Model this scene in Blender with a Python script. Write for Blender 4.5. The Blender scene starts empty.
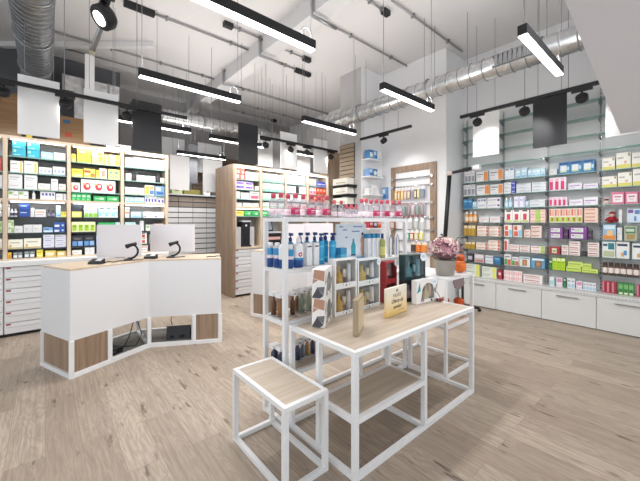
WORLD=1.7; EXPO=0.02; PENDANT_W=24; SPOT_W=32; CEIL_FILL_W=8.5; BAY_FILL_W=.65
import bpy, math, random
from mathutils import Vector, Matrix
random.seed(7)
PI = math.pi
scene = bpy.context.scene
COL = scene.collection

# ------------------------------------------------------------------ camera geometry (metres; eye at x=y=0, 1.5 m up)
FPX, UC, VH, EYE = 321.0, 320.0, 222.0, 1.5
ANG = math.atan(375 / 321)
FWD = (math.cos(ANG), math.sin(ANG)); RGT = (math.sin(ANG), -math.cos(ANG))
def ray(u):
    a = (u - UC) / FPX
    return FWD[0] + a * RGT[0], FWD[1] + a * RGT[1]
def on_x(u, x):            # where the photo column u meets the wall plane x = const: (y, depth)
    r = ray(u); d = x / r[0]; return r[1] * d, d
def on_y(u, y):            # where it meets the plane y = const: (x, depth)
    r = ray(u); d = y / r[1]; return r[0] * d, d
def on_z(u, v, z):         # point of a horizontal plane
    d = (EYE - z) * FPX / (v - VH); r = ray(u); return r[0] * d, r[1] * d

# ------------------------------------------------------------------ materials
def lin(h):
    h = h.lstrip('#'); o = []
    for i in (0, 2, 4):
        c = int(h[i:i + 2], 16) / 255
        o.append(c / 12.92 if c <= .04045 else ((c + .055) / 1.055) ** 2.4)
    return (o[0], o[1], o[2], 1)
_M = {}
def mat(hexc, rough=.5, metal=0.0, var=.05, name=None):
    key = (hexc, rough, metal)
    if key in _M: return _M[key]
    m = bpy.data.materials.new(name or 'paint_' + hexc.lstrip('#')); m.use_nodes = True
    nt = m.node_tree; b = nt.nodes['Principled BSDF']
    b.inputs['Roughness'].default_value = rough; b.inputs['Metallic'].default_value = metal
    c = lin(hexc); var = var if min(c[:3]) < .6 else .012
    n = nt.nodes.new('ShaderNodeTexNoise'); n.inputs['Scale'].default_value = 9; n.inputs['Detail'].default_value = 3
    tc = nt.nodes.new('ShaderNodeTexCoord'); nt.links.new(tc.outputs['Object'], n.inputs['Vector'])
    mx = nt.nodes.new('ShaderNodeMix'); mx.data_type = 'RGBA'
    mx.inputs[6].default_value = tuple(x * (1 - var) for x in c[:3]) + (1,)
    mx.inputs[7].default_value = tuple(min(1, x * (1 + var)) for x in c[:3]) + (1,)
    nt.links.new(n.outputs['Fac'], mx.inputs[0]); nt.links.new(mx.outputs[2], b.inputs['Base Color'])
    _M[key] = m; return m
def emis(name, col, s):
    m = bpy.data.materials.new(name); m.use_nodes = True; nt = m.node_tree
    b = nt.nodes['Principled BSDF']; b.inputs['Base Color'].default_value = lin(col)
    b.inputs['Emission Color'].default_value = lin(col); b.inputs['Emission Strength'].default_value = s
    return m
def clear(name, tint, gloss=.1, opac=0.0, ocol='#ffffff', rough=.05, fk=.6):
    m = bpy.data.materials.new(name); m.use_nodes = True; nt = m.node_tree; N = nt.nodes; L = nt.links
    N.remove(N['Principled BSDF']); out = N['Material Output']
    t = N.new('ShaderNodeBsdfTransparent'); t.inputs[0].default_value = lin(tint)
    g = N.new('ShaderNodeBsdfGlossy'); g.inputs['Roughness'].default_value = rough
    fr = N.new('ShaderNodeLayerWeight'); fr.inputs[0].default_value = .25
    mt = N.new('ShaderNodeMath'); mt.operation = 'MULTIPLY_ADD'; mt.inputs[1].default_value = fk; mt.inputs[2].default_value = gloss
    L.new(fr.outputs['Fresnel'], mt.inputs[0])
    m1 = N.new('ShaderNodeMixShader'); L.new(mt.outputs[0], m1.inputs[0]); L.new(t.outputs[0], m1.inputs[1]); L.new(g.outputs[0], m1.inputs[2])
    last = m1
    if opac:
        d = N.new('ShaderNodeBsdfDiffuse'); d.inputs[0].default_value = lin(ocol)
        m2 = N.new('ShaderNodeMixShader'); m2.inputs[0].default_value = opac
        L.new(m1.outputs[0], m2.inputs[1]); L.new(d.outputs[0], m2.inputs[2]); last = m2
    L.new(last.outputs[0], out.inputs[0]); return m
def wood(name, c1, c2, axis='x', rough=.45, scale=1.0):
    m = bpy.data.materials.new(name); m.use_nodes = True; nt = m.node_tree; N = nt.nodes; L = nt.links; b = N['Principled BSDF']
    b.inputs['Roughness'].default_value = rough
    tc = N.new('ShaderNodeTexCoord'); mp = N.new('ShaderNodeMapping')
    s = {'x': (1.6, 22, 22), 'y': (22, 1.6, 22), 'z': (22, 22, 1.6)}[axis]
    mp.inputs['Scale'].default_value = tuple(q * scale for q in s); L.new(tc.outputs['Object'], mp.inputs['Vector'])
    n = N.new('ShaderNodeTexNoise'); n.inputs['Scale'].default_value = 1; n.inputs['Detail'].default_value = 5; n.inputs['Distortion'].default_value = .7
    L.new(mp.outputs[0], n.inputs['Vector'])
    r = N.new('ShaderNodeValToRGB'); r.color_ramp.elements[0].position = .3; r.color_ramp.elements[0].color = lin(c2)
    r.color_ramp.elements[1].position = .65; r.color_ramp.elements[1].color = lin(c1)
    L.new(n.outputs['Fac'], r.inputs[0]); L.new(r.outputs[0], b.inputs['Base Color']); return m

def floor_mat():
    m = bpy.data.materials.new('floor_planks'); m.use_nodes = True; nt = m.node_tree; N = nt.nodes; L = nt.links; b = N['Principled BSDF']
    g = N.new('ShaderNodeNewGeometry'); sx = N.new('ShaderNodeSeparateXYZ'); L.new(g.outputs['Position'], sx.inputs[0])
    cb = N.new('ShaderNodeCombineXYZ'); L.new(sx.outputs['Y'], cb.inputs['X']); L.new(sx.outputs['X'], cb.inputs['Y'])
    br = N.new('ShaderNodeTexBrick'); L.new(cb.outputs[0], br.inputs['Vector'])
    br.offset = .37; br.inputs['Scale'].default_value = 1; br.inputs['Brick Width'].default_value = 1.35; br.inputs['Row Height'].default_value = .19
    br.inputs['Mortar Size'].default_value = .0016; br.inputs['Mortar Smooth'].default_value = .3; br.inputs['Bias'].default_value = 0
    br.inputs['Color1'].default_value = (0, 0, 0, 1); br.inputs['Color2'].default_value = (1, 1, 1, 1); br.inputs['Mortar'].default_value = (.5, .5, .5, 1)
    # every plank gets its own grain: shift the grain lookup by the plank's tone
    ofs = N.new('ShaderNodeVectorMath'); ofs.operation = 'MULTIPLY_ADD'; ofs.inputs[1].default_value = (7, 13, 5)
    L.new(br.outputs['Color'], ofs.inputs[0]); L.new(cb.outputs[0], ofs.inputs[2])
    mp = N.new('ShaderNodeMapping'); mp.inputs['Scale'].default_value = (1.3, 9, 1); L.new(ofs.outputs[0], mp.inputs['Vector'])
    n1 = N.new('ShaderNodeTexNoise'); n1.inputs['Scale'].default_value = 1.1; n1.inputs['Detail'].default_value = 6; n1.inputs['Distortion'].default_value = 1.3
    L.new(mp.outputs[0], n1.inputs['Vector'])
    mul = N.new('ShaderNodeMath'); mul.operation = 'MULTIPLY'; mul.inputs[1].default_value = 16; L.new(n1.outputs['Fac'], mul.inputs[0])
    fra = N.new('ShaderNodeMath'); fra.operation = 'PINGPONG'; fra.inputs[1].default_value = 1; L.new(mul.outputs[0], fra.inputs[0])
    mp2 = N.new('ShaderNodeMapping'); mp2.inputs['Scale'].default_value = (3, 70, 1); L.new(ofs.outputs[0], mp2.inputs['Vector'])
    n2 = N.new('ShaderNodeTexNoise'); n2.inputs['Scale'].default_value = 1; n2.inputs['Detail'].default_value = 4; L.new(mp2.outputs[0], n2.inputs['Vector'])
    mp3 = N.new('ShaderNodeMapping'); mp3.inputs['Scale'].default_value = (2.6, 10, 1); L.new(ofs.outputs[0], mp3.inputs['Vector'])
    n3 = N.new('ShaderNodeTexNoise'); n3.inputs['Scale'].default_value = 1.4; n3.inputs['Detail'].default_value = 3; L.new(mp3.outputs[0], n3.inputs['Vector'])
    kn = N.new('ShaderNodeValToRGB'); kn.color_ramp.elements[0].position = .645; kn.color_ramp.elements[1].position = .72
    kn.color_ramp.elements[0].color = (0, 0, 0, 1); kn.color_ramp.elements[1].color = (1, 1, 1, 1); L.new(n3.outputs['Fac'], kn.inputs[0])
    def mix(a, bb, f, mode='MIX'):
        x = N.new('ShaderNodeMix'); x.data_type = 'RGBA'; x.blend_type = mode
        for sock, v in ((6, a), (7, bb)):
            if isinstance(v, tuple): x.inputs[sock].default_value = v
            else: L.new(v, x.inputs[sock])
        if isinstance(f, float): x.inputs[0].default_value = f
        else: L.new(f, x.inputs[0])
        return x.outputs[2]
    def scl(s, k):
        x = N.new('ShaderNodeMath'); x.operation = 'MULTIPLY'; x.inputs[1].default_value = k; L.new(s, x.inputs[0]); return x.outputs[0]
    base = mix(lin('#a89887'), lin('#c1b19f'), br.outputs['Color'])
    c = mix(base, lin('#85776b'), scl(fra.outputs[0], .45))
    rp = N.new('ShaderNodeValToRGB'); rp.color_ramp.elements[0].position = .42; rp.color_ramp.elements[1].position = .68; L.new(n2.outputs['Fac'], rp.inputs[0])
    c = mix(c, lin('#7b6c60'), scl(rp.outputs[0], .4))
    c = mix(c, lin('#4e433b'), scl(kn.outputs[0], .75))
    c = mix(c, lin('#7a695b'), scl(br.outputs['Fac'], .6))
    L.new(c, b.inputs['Base Color']); b.inputs['Roughness'].default_value = .42
    b.inputs['Specular IOR Level'].default_value = .35
    return m
def duct_mat():
    m = bpy.data.materials.new('galvanised'); m.use_nodes = True; nt = m.node_tree; N = nt.nodes; b = N['Principled BSDF']
    b.inputs['Metallic'].default_value = .9; b.inputs['Roughness'].default_value = .3
    tc = N.new('ShaderNodeTexCoord'); n = N.new('ShaderNodeTexVoronoi'); n.inputs['Scale'].default_value = 14; nt.links.new(tc.outputs['Object'], n.inputs['Vector'])
    r = N.new('ShaderNodeValToRGB'); r.color_ramp.elements[0].color = lin('#b4b6b8'); r.color_ramp.elements[1].color = lin('#dcdddd')
    nt.links.new(n.outputs['Color'], r.inputs[0]); nt.links.new(r.outputs[0], b.inputs['Base Color']); return m

WHITE = mat('#e9e9ea', .45); FRAME = mat('#ececed', .35); WALLW = mat('#e9e9ea', .7); CEIL = mat('#d8d6d6', .8)
BODY = mat('#e0e0e2', .4); BLACK = mat('#18191b', .45); DGREY = mat('#3a3c40', .55); GREY = mat('#8b8c8e', .6); LGREY = mat('#c5c5c7', .5)
CHROME = mat('#c9c9cc', .22, 1.0); STEEL = mat('#9b9c9e', .35, .9); GALV = duct_mat()
OAK = wood('oak_light', '#d8c6b0', '#c2ac93', 'x'); OAKV = wood('oak_light_upright', '#d8c6b0', '#c4ae95', 'z'); OAKD = wood('oak_brown_upright', '#a08974', '#846d58', 'z')
OAKT = wood('oak_tabletop', '#c9bba9', '#b5a593', 'x', .4); OAKB = wood('oak_back_panel', '#8a715b', '#6c5644', 'x')
GLASS = clear('shelf_glass', '#e4f2ee', .06); GEDGE = mat('#8fb3ac', .15); CLEARP = clear('clear_plastic', '#f6f4f6', .08, .2, '#dedce2')
ACRYL = clear('clear_window_film', '#fafafa', .02, fk=.25)
LIGHT = emis('lamp_diffuser', '#ffffff', 6.0); LIGHTS = emis('spot_diffuser', '#fff6e8', 9.0)

# ------------------------------------------------------------------ mesh builder
class MB:
    def __init__(s): s.v = []; s.f = []; s.m = []; s.mats = []; s.s = []
    def _mi(s, m):
        if m not in s.mats: s.mats.append(m)
        return s.mats.index(m)
    def face(s, idx, m, smooth=False): s.f.append(idx); s.m.append(s._mi(m)); s.s.append(smooth)
    def hexa(s, p, m):
        b = len(s.v); s.v += [tuple(q) for q in p]
        for q in ((0, 3, 2, 1), (4, 5, 6, 7), (0, 1, 5, 4), (1, 2, 6, 5), (2, 3, 7, 6), (3, 0, 4, 7)): s.face([b + i for i in q], m)
        return s
    def box(s, x0, y0, z0, x1, y1, z1, m):
        s.hexa([(x0, y0, z0), (x1, y0, z0), (x1, y1, z0), (x0, y1, z0), (x0, y0, z1), (x1, y0, z1), (x1, y1, z1), (x0, y1, z1)], m); return s
    def rbox(s, x0, y0, z0, x1, y1, z1, m, r=.004):      # box with chamfered upright edges
        s.prism([(x0 + r, y0), (x1 - r, y0), (x1, y0 + r), (x1, y1 - r), (x1 - r, y1), (x0 + r, y1), (x0, y1 - r), (x0, y0 + r)], z0, z1, m); return s
    def bar(s, a, b, t, m):                               # square tube between two points
        a = Vector(a); b = Vector(b); d = (b - a).normalized()
        up = Vector((0, 0, 1)) if abs(d.z) < .9 else Vector((1, 0, 0))
        x = d.cross(up).normalized() * t / 2; y = d.cross(x).normalized() * t / 2
        s.hexa([a - x - y, a + x - y, a + x + y, a - x + y, b - x - y, b + x - y, b + x + y, b - x + y], m); return s
    def prism(s, pts, z0, z1, m):
        if sum(pts[i][0] * pts[(i + 1) % len(pts)][1] - pts[(i + 1) % len(pts)][0] * pts[i][1] for i in range(len(pts))) < 0: pts = pts[::-1]
        n = len(pts); b = len(s.v); s.v += [(p[0], p[1], z0) for p in pts] + [(p[0], p[1], z1) for p in pts]
        s.face([b + i for i in range(n)][::-1], m); s.face([b + n + i for i in range(n)], m)
        for i in range(n): s.face([b + i, b + (i + 1) % n, b + n + (i + 1) % n, b + n + i], m)
        return s
    def vprism(s, pts, y0, y1, m):                        # outline in x,z pushed along y
        if sum(pts[i][0] * pts[(i + 1) % len(pts)][1] - pts[(i + 1) % len(pts)][0] * pts[i][1] for i in range(len(pts))) < 0: pts = pts[::-1]
        n = len(pts); b = len(s.v); s.v += [(p[0], y0, p[1]) for p in pts] + [(p[0], y1, p[1]) for p in pts]
        s.face([b + i for i in range(n)], m); s.face([b + n + i for i in range(n)][::-1], m)
        for i in range(n): s.face([b + i, b + n + i, b + n + (i + 1) % n, b + (i + 1) % n], m)
        return s
    def tube(s, pts, r, m, n=8, close=False):
        P = [Vector(p) for p in pts]; b = len(s.v); N = len(P); ref = None
        for i, p in enumerate(P):
            if close: t = P[(i + 1) % N] - P[i - 1]
            else: t = P[min(i + 1, N - 1)] - P[max(i - 1, 0)]
            t.normalize()
            if ref is None: ref = Vector((0, 0, 1)) if abs(t.z) < .9 else Vector((1, 0, 0))
            x = (ref - t * ref.dot(t)).normalized(); y = t.cross(x); ref = x
            rr = r[i] if isinstance(r, (list, tuple)) else r
            for k in range(n):
                a = 2 * PI * k / n; s.v.append(tuple(p + x * rr * math.cos(a) + y * rr * math.sin(a)))
        for i in range(N if close else N - 1):
            for k in range(n):
                j = (i + 1) % N
                s.face([b + i * n + k, b + i * n + (k + 1) % n, b + j * n + (k + 1) % n, b + j * n + k], m, True)
        if not close:
            s.face([b + k for k in range(n)][::-1], m); s.face([b + (N - 1) * n + k for k in range(n)], m)
        return s
    def lathe(s, prof, m, c=(0, 0), n=14, sq=None):       # prof: (r, z[, mat]) bottom to top; sq=(sx,sy) squashes the round
        b = len(s.v); sx, sy = sq or (1, 1)
        for q in prof:
            for k in range(n):
                a = 2 * PI * k / n; s.v.append((c[0] + q[0] * math.cos(a) * sx, c[1] + q[0] * math.sin(a) * sy, q[1]))
        for i in range(len(prof) - 1):
            mm = prof[i][2] if len(prof[i]) > 2 else m
            for k in range(n):
                s.face([b + i * n + k, b + i * n + (k + 1) % n, b + (i + 1) * n + (k + 1) % n, b + (i + 1) * n + k], mm, True)
        s.face([b + k for k in range(n)][::-1], m); e = b + (len(prof) - 1) * n
        s.face([e + k for k in range(n)], prof[-1][2] if len(prof[-1]) > 2 else m); return s
    def ball(s, c, r, m, n=8, sz=1.0, jit=0):
        b = len(s.v); k2 = n // 2
        for i in range(k2 + 1):
            th = PI * i / k2
            for k in range(n):
                a = 2 * PI * k / n; q = 1 + random.uniform(-jit, jit)
                s.v.append((c[0] + r * q * math.sin(th) * math.cos(a), c[1] + r * q * math.sin(th) * math.sin(a), c[2] + r * sz * q * math.cos(th)))
        for i in range(k2):
            for k in range(n): s.face([b + i * n + k, b + (i + 1) * n + k, b + (i + 1) * n + (k + 1) % n, b + i * n + (k + 1) % n], m, True)
        return s
    def mesh(s, name):
        me = bpy.data.meshes.new(name); me.from_pydata(s.v, [], s.f)
        for m in s.mats: me.materials.append(m)
        me.polygons.foreach_set('material_index', s.m); me.polygons.foreach_set('use_smooth', s.s); me.update(); return me
    def build(s, name, parent=None, loc=(0, 0, 0), rot=0.0):
        return link(s.mesh(name), name, parent, loc, rot)
def link(me, name, parent=None, loc=(0, 0, 0), rot=0.0):
    o = bpy.data.objects.new(name, me); COL.objects.link(o); o.location = loc
    o.rotation_euler = rot if isinstance(rot, tuple) else (0, 0, rot)
    if parent: o.parent = parent
    return o
LABELS = {}
def tag(o, label, cat, group=None):
    o['label'] = label; o['category'] = cat
    if group: o['group'] = group
    LABELS.setdefault(label, []).append(o.name); n = len(label.split())
    if not 4 <= n <= 16: print('LABEL LENGTH', n, label)
    return o
def thing(name, label, cat, loc=(0, 0, 0), rot=0.0, group=None):
    o = bpy.data.objects.new(name, None); COL.objects.link(o); o.location = loc
    o.rotation_euler = rot if isinstance(rot, tuple) else (0, 0, rot); o.empty_display_size = .05
    return tag(o, label, cat, group)
def struct(o): o['kind'] = 'structure'; return o
def dup(root, loc, rot, label, group=None):
    r = root.copy(); COL.objects.link(r); r.location = loc; r.rotation_euler = rot if isinstance(rot, tuple) else (0, 0, rot)
    tag(r, label, root['category'], group or root.get('group'))
    for ch in list(root.children):
        c = ch.copy(); COL.objects.link(c); c.parent = r
        for g in list(ch.children):
            d = g.copy(); COL.objects.link(d); d.parent = c
    return r
def text_mesh(txt, size, m, shear=0.0, name='lettering', extr=.0006):
    cu = bpy.data.curves.new(name, 'FONT'); cu.body = txt; cu.size = size; cu.shear = shear; cu.extrude = extr; cu.align_x = 'CENTER'; cu.align_y = 'CENTER'
    o = bpy.data.objects.new(name, cu); COL.objects.link(o); bpy.context.view_layer.update()
    me = bpy.data.meshes.new_from_object(o.evaluated_get(bpy.context.evaluated_depsgraph_get()))
    bpy.data.objects.remove(o); bpy.data.curves.remove(cu); me.materials.clear(); me.materials.append(m); me.name = name; return me
ORD = ['first', 'second', 'third', 'fourth', 'fifth', 'sixth', 'seventh', 'eighth', 'ninth', 'tenth', 'eleventh', 'twelfth',
       'thirteenth', 'fourteenth', 'fifteenth', 'sixteenth', 'seventeenth', 'eighteenth', 'nineteenth', 'twentieth']

# ------------------------------------------------------------------ the setting
CEILZ = 4.65; YB = 8.8; XR = 6.2; XL = -3.2; YF = -2.6
struct(MB().box(XL, YF, -.1, XR + .1, YB, 0, floor_mat()).build('floor'))
struct(MB().box(XL, YF, CEILZ, XR + .1, YB + .1, CEILZ + .1, CEIL).build('ceiling'))
BWALL = mat('#9c9a99', .8)
struct(MB().box(XL, YB, 0, XR + .1, YB + .1, CEILZ, BWALL).build('wall_back'))
struct(MB().box(XR, YF, 0, XR + .1, YB, CEILZ, WALLW).build('wall_right'))
struct(MB().box(XL - .1, 5.6, 0, XL, YB + .1, CEILZ, WALLW).build('wall_left'))
# unseen tall window added on the left to bring daylight onto the ceiling: posts and transoms between open daylight panes
w2 = MB()
for y in (-2.5, -.9, .7, 2.3, 3.9, 5.55): w2.box(XL - .08, y - .04, 0, XL, y + .04, CEILZ, BLACK)
for z in (0, 2.6, 4.55): w2.box(XL - .08, YF, z, XL, 5.6, z + .1, BLACK)
struct(w2.build('window_added'))
# white side wall with the display niche, and its far end wall
struct(MB().box(5.5, 2.92, 0, XR, 4.4, CEILZ, WALLW).build('wall_niche'))
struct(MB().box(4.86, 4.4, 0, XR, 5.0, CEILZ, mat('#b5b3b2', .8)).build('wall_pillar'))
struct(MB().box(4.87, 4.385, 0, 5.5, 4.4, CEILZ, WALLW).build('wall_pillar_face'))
# lowered ceiling over the shop entrance
sof = MB(); sof.prism([(XL, .12), (4.96, .55), (4.96, YF), (XL, YF)], 2.5, CEILZ, mat('#e4e5ec', .8)); struct(sof.build('ceiling_lowered'))
# concrete beam, ceiling batten, picture rail on the right wall
struct(MB().box(2.8, .2, 4.38, 3.05, YB, CEILZ, mat('#cfcecf', .8)).build('trim_1'))
struct(MB().bar((-1.3, 8.5, 4.60), (1.45, 6.17, 4.60), .09, mat('#dddcdc', .7)).build('trim_2'))
struct(MB().box(XR - .012, YF, 0, XR, 2.92, 3.62, mat('#e1e1e1', .7)).build('trim_3'))
# wooden wall lining between tall cabinet and pillar, slatted lining on the back wall
struct(MB().box(5.36, 6.25, 0, 6.2, 6.33, 3.35, wood('lining_oak', '#b19a82', '#98826b', 'z')).build('wall_lining'))
sl = MB()
for i in range(12): sl.box(3.0, YB - .05, 1.9 + i * .12, 5.3, YB - .01, 2.0 + i * .12, OAKB)
struct(sl.build('trim_4'))
struct(MB().box(XL, 7.9, 3.0, 1.2, 8.0, CEILZ, mat('#5c5d61', .8)).build('wall_bulkhead'))
# shopfront behind the photographer: posts and transom between large open daylight panes
sf = MB()
for x in (-3.15, -1.2, .9, 3.0, 4.9, 6.15): sf.box(x - .04, YF - .06, 0, x + .04, YF, 2.5, BLACK)
sf.box(XL, YF - .06, 2.42, XR, YF, 2.5, BLACK); sf.box(XL, YF - .06, 0, XR, YF, .12, BLACK)
struct(sf.build('window_1'))
def add_light(kind, name, loc, energy, parent=None, **k):
    l = bpy.data.lights.new(name, kind); l.energy = energy; l.color = k.get('color', (1, .985, .97))
    if kind == 'AREA': l.shape = 'RECTANGLE'; l.size = k['sx']; l.size_y = k['sy']
    if kind == 'SPOT': l.spot_size = k['ang']; l.spot_blend = .6; l.shadow_soft_size = .05
    o = bpy.data.objects.new(name, l); COL.objects.link(o); o.location = loc
    if 'aim' in k: o.rotation_euler = Vector(k['aim']).to_track_quat('-Z', 'Y').to_euler()
    if parent: o.parent = parent
    return o
# ------------------------------------------------------------------ furniture
def wb(mb, name, parent):                                  # build a part given in room coordinates under an unrotated thing
    L = parent.location; mb.v = [(p[0] - L[0], p[1] - L[1], p[2] - L[2]) for p in mb.v]; return mb.build(name, parent)
def ext(xs, ys, z0, z1): pass

# ---- wall cabinet with oak frame (left) ----
DX = [-1.082, -.408, .266, .944, 1.617]; LV = [2.40, 2.18, 1.955, 1.57, 1.35, 1.13]
CF, CB, CT = 6.0, 6.33, 2.67
MEDGREY = mat('#a3a4a6', .6)
cab = thing('medicine_cabinet', 'long oak-framed wall cabinet full of medicine cartons on the white counter', 'cabinet', (.27, 6.16, .98))
for x in DX: wb(MB().box(x - .022, CF, .98, x + .022, CB, CT - .04, OAKV), 'divider', cab)
wb(MB().box(DX[0] - .022, CF, CT - .04, DX[-1] + .022, CB, CT, OAK), 'top_board', cab)
wb(MB().box(DX[0] - .022, CB, .98, DX[-1] + .022, CB + .012, CT, MEDGREY), 'back_panel', cab)
for i in range(4):
    a, b = DX[i] + .022, DX[i + 1] - .022
    wb(MB().box(a, CF + .002, 1.785, b, CB, 1.82, OAK), 'middle_board', cab)
    wb(MB().box(a, CF + .002, .98, b, CB, 1.0, OAK), 'base_board', cab)
    for z in LV:
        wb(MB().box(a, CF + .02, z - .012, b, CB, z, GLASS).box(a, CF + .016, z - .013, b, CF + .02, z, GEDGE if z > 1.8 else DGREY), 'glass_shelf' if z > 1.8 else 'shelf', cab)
ct = MB().rbox(DX[0] - .03, 5.77, .92, DX[-1] + .03, 6.36, .98, WHITE)
tag(ct.build('worktop'), 'long white worktop running under the oak-framed wall cabinet', 'worktop')
REDT = mat('#9c3038', .5)
def drawer_unit(x0, x1, yf, yb, top, label, rows=6, z0=.04, group=None):
    t = thing('drawer_cabinet', label, 'drawer cabinet', ((x0 + x1) / 2, (yf + yb) / 2, 0), group=group)
    wb(MB().box(x0, yf + .025, z0, x1, yb, top, WHITE), 'carcass', t)
    wb(MB().box(x0 + .01, yf + .05, 0, x1 - .01, yb - .02, z0, BLACK), 'plinth', t)
    h = (top - z0) / rows
    for i in range(rows):
        z = z0 + i * h
        d = wb(MB().box(x0 + .006, yf, z + .006, x1 - .006, yf + .022, z + h - .008, WHITE), 'drawer', t)
        p = Vector(t.location); hm = MB()
        hm.box(x0 + .03, yf - .004, z + h * .56, x1 - .02, yf, z + h * .60, LGREY)
        hm.v = [(a - p.x, b - p.y, c - p.z) for a, b, c in hm.v]; hm.build('grip_edge', d)
        lm = MB().box(x0 + .02, yf - .004, z + h * .78, x0 + .065, yf, z + h - .012, REDT)
        lm.v = [(a - p.x, b - p.y, c - p.z) for a, b, c in lm.v]; lm.build('label_tag', d)
    return t
for i, s in enumerate(['cut by the left photo edge', 'left of the monitor counter', 'hidden low behind the monitor counter', 'at the passage end of the worktop']):
    drawer_unit(DX[i] + .003, DX[i + 1] - .003, 5.8, 6.34, .92, 'white six-drawer unit with red tags under the worktop, ' + s)

# ---- tall cabinet in the middle ----
GX = [2.83, 3.456, 4.08, 4.70, 5.335]; GV = [2.36, 2.16, 1.965, 1.62]
GF, GB, GT = 5.92, 6.24, 2.65
g = thing('tall_cabinet', 'tall freestanding oak cabinet with brown end panel behind the bottle display', 'cabinet', (4.08, 6.3, 0))
wb(MB().box(2.80, 5.9, 0, 2.855, 6.75, GT, OAKD), 'side_panel', g)
wb(MB().box(2.855, 5.915, GT - .04, 5.36, 6.75, GT, OAK), 'top_board', g)
wb(MB().box(2.855, GB, 0.98, 5.36, GB + .012, GT - .04, MEDGREY), 'back_panel', g)
wb(MB().box(2.856, 5.9, 1.0, 2.875, 5.918, GT - .04, OAKV), 'front_edge', g)
for x in GX[1:]: wb(MB().box(x - .02, GF, 1.0, x + .02, GB, GT - .04, OAKV), 'divider', g)
for i in range(4):
    a, b = GX[i] + .026, GX[i + 1] - .021
    wb(MB().box(a, GF + .004, 1.775, b, GB, 1.81, OAK), 'middle_board', g)
    for z in GV: wb(MB().box(a, GF + .02, z - .012, b, GB, z, GLASS).box(a, GF + .016, z - .013, b, GF + .02, z, GEDGE), 'glass_shelf', g)
wb(MB().box(2.857, 5.91, .96, 5.36, GB, 1.0, OAK), 'counter_board', g)
for i, s in enumerate(['beside the brown end panel', 'second from the brown end panel', 'third from the brown end panel', 'nearest the grey pillar']):
    drawer_unit(GX[i] + .03, GX[i + 1] + .02, 5.93, 6.24, .955, 'white drawer unit under the tall oak cabinet, ' + s)

def bay_fill(parent, x0, x1, y, z, watt):                       # glowing strip and light added under a bay's board to brighten its shelves
    wb(MB().box(x0, y, z - .012, x1, y + .016, z, LIGHT), 'added_bay_strip', parent)
    L = parent.location; add_light('AREA', 'added_bay_fill', ((x0 + x1) / 2 - L[0], y + .008 - L[1], z - .016 - L[2]), watt, parent, sx=x1 - x0, sy=.014, aim=(0, .45, -1))
for i in range(4):
    bay_fill(cab, DX[i] + .05, DX[i + 1] - .05, CF + .01, CT - .042, BAY_FILL_W); bay_fill(cab, DX[i] + .05, DX[i + 1] - .05, CF + .01, 1.783, BAY_FILL_W)
    bay_fill(g, GX[i] + .05, GX[i + 1] - .04, GF + .01, GT - .042, BAY_FILL_W); bay_fill(g, GX[i] + .05, GX[i + 1] - .04, GF + .01, 1.773, BAY_FILL_W * .5)
# ---- wall of narrow drawers in the back passage ----
nd = thing('drawer_wall', 'wall of narrow white drawers with dark gaps in the back passage', 'drawer cabinet', (2.4, 7.7, 0))
wb(MB().box(1.62, 7.52, 0, 3.22, 7.95, 2.1, DGREY), 'carcass', nd)
TAUPE = mat('#9b8f84', .6)
for r in range(17):
    for c in range(5):
        x = 1.63 + c * .318; z = .06 + r * .119
        wb(MB().box(x, 7.5, z, x + .306, 7.52, z + .098, TAUPE if r >= 15 else WHITE), 'drawer', nd)
wb(MB().box(1.6, 7.48, 2.1, 3.24, 7.97, 2.13, LGREY), 'top_board', nd)

# ---- counters with monitors ----
A, B, C_, C2, B2, A2 = (.18, 3.883), (.946, 4.261), (1.676, 3.87), (1.90, 4.43), (.95, 4.92), (-.034, 4.461)
def lerp(p, q, t): return (p[0] + (q[0] - p[0]) * t, p[1] + (q[1] - p[1]) * t)
def sub(p): return (p[0] - A[0], p[1] - A[1])
dk = thing('service_counter', 'white angled service counter at left with two monitors and cables below', 'counter', (A[0], A[1], 0))
rim = [sub(p) for p in (A, B, C_, C2, B2, A2)]
def off_poly(pts, k):
    cx = sum(p[0] for p in pts) / len(pts); cy = sum(p[1] for p in pts) / len(pts)
    return [(cx + (p[0] - cx) * k, cy + (p[1] - cy) * k) for p in pts]
MB().prism(rim, 1.03, 1.047, OAK).build('worktop', dk)
def wall_seg(mb, p, q, z0, z1, t, m):
    d = Vector((q[0] - p[0], q[1] - p[1])).normalized(); n = Vector((-d.y, d.x)) * t
    mb.prism([p, q, (q[0] + n.x, q[1] + n.y), (p[0] + n.x, p[1] + n.y)], z0, z1, m)
for p, q, nm in ((A, B, 'front_panel'), (B, C_, 'front_panel'), (C_, C2, 'end_panel'), (A2, A, 'end_panel')):
    m = MB(); wall_seg(m, sub(p), sub(q), .355, 1.0295, .02, BODY); m.build(nm, dk)
m = MB(); m.prism(off_poly(rim, .97), .36, .38, DGREY); m.build('inner_floor', dk)
T = .042
fr = MB()
def post(p, t=T):
    x, y = sub(p); fr.box(x - t / 2, y - t / 2, 0, x + t / 2, y + t / 2, .355, FRAME)
def rail(p, q, z): a, b = sub(p), sub(q); fr.bar((a[0], a[1], z), (b[0], b[1], z), T, FRAME)
def inn(p, k=.985): q = off_poly([A, B, C_, C2, B2, A2] , k); return q[[A, B, C_, C2, B2, A2].index(p)]
IA, IB, IC, IC2, IB2, IA2 = [inn(p) for p in (A, B, C_, C2, B2, A2)]
for p in (IA, IB, IC, IC2, IB2, IA2, lerp(IA, IB, .44), lerp(IB, IC, .62)): post(p)
for p, q in ((IA, IB), (IB, IC), (IC, IC2), (IC2, IB2), (IB2, IA2), (IA2, IA), (IB, IB2)): rail(p, q, .021)
fr.build('base_frame', dk)
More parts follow.
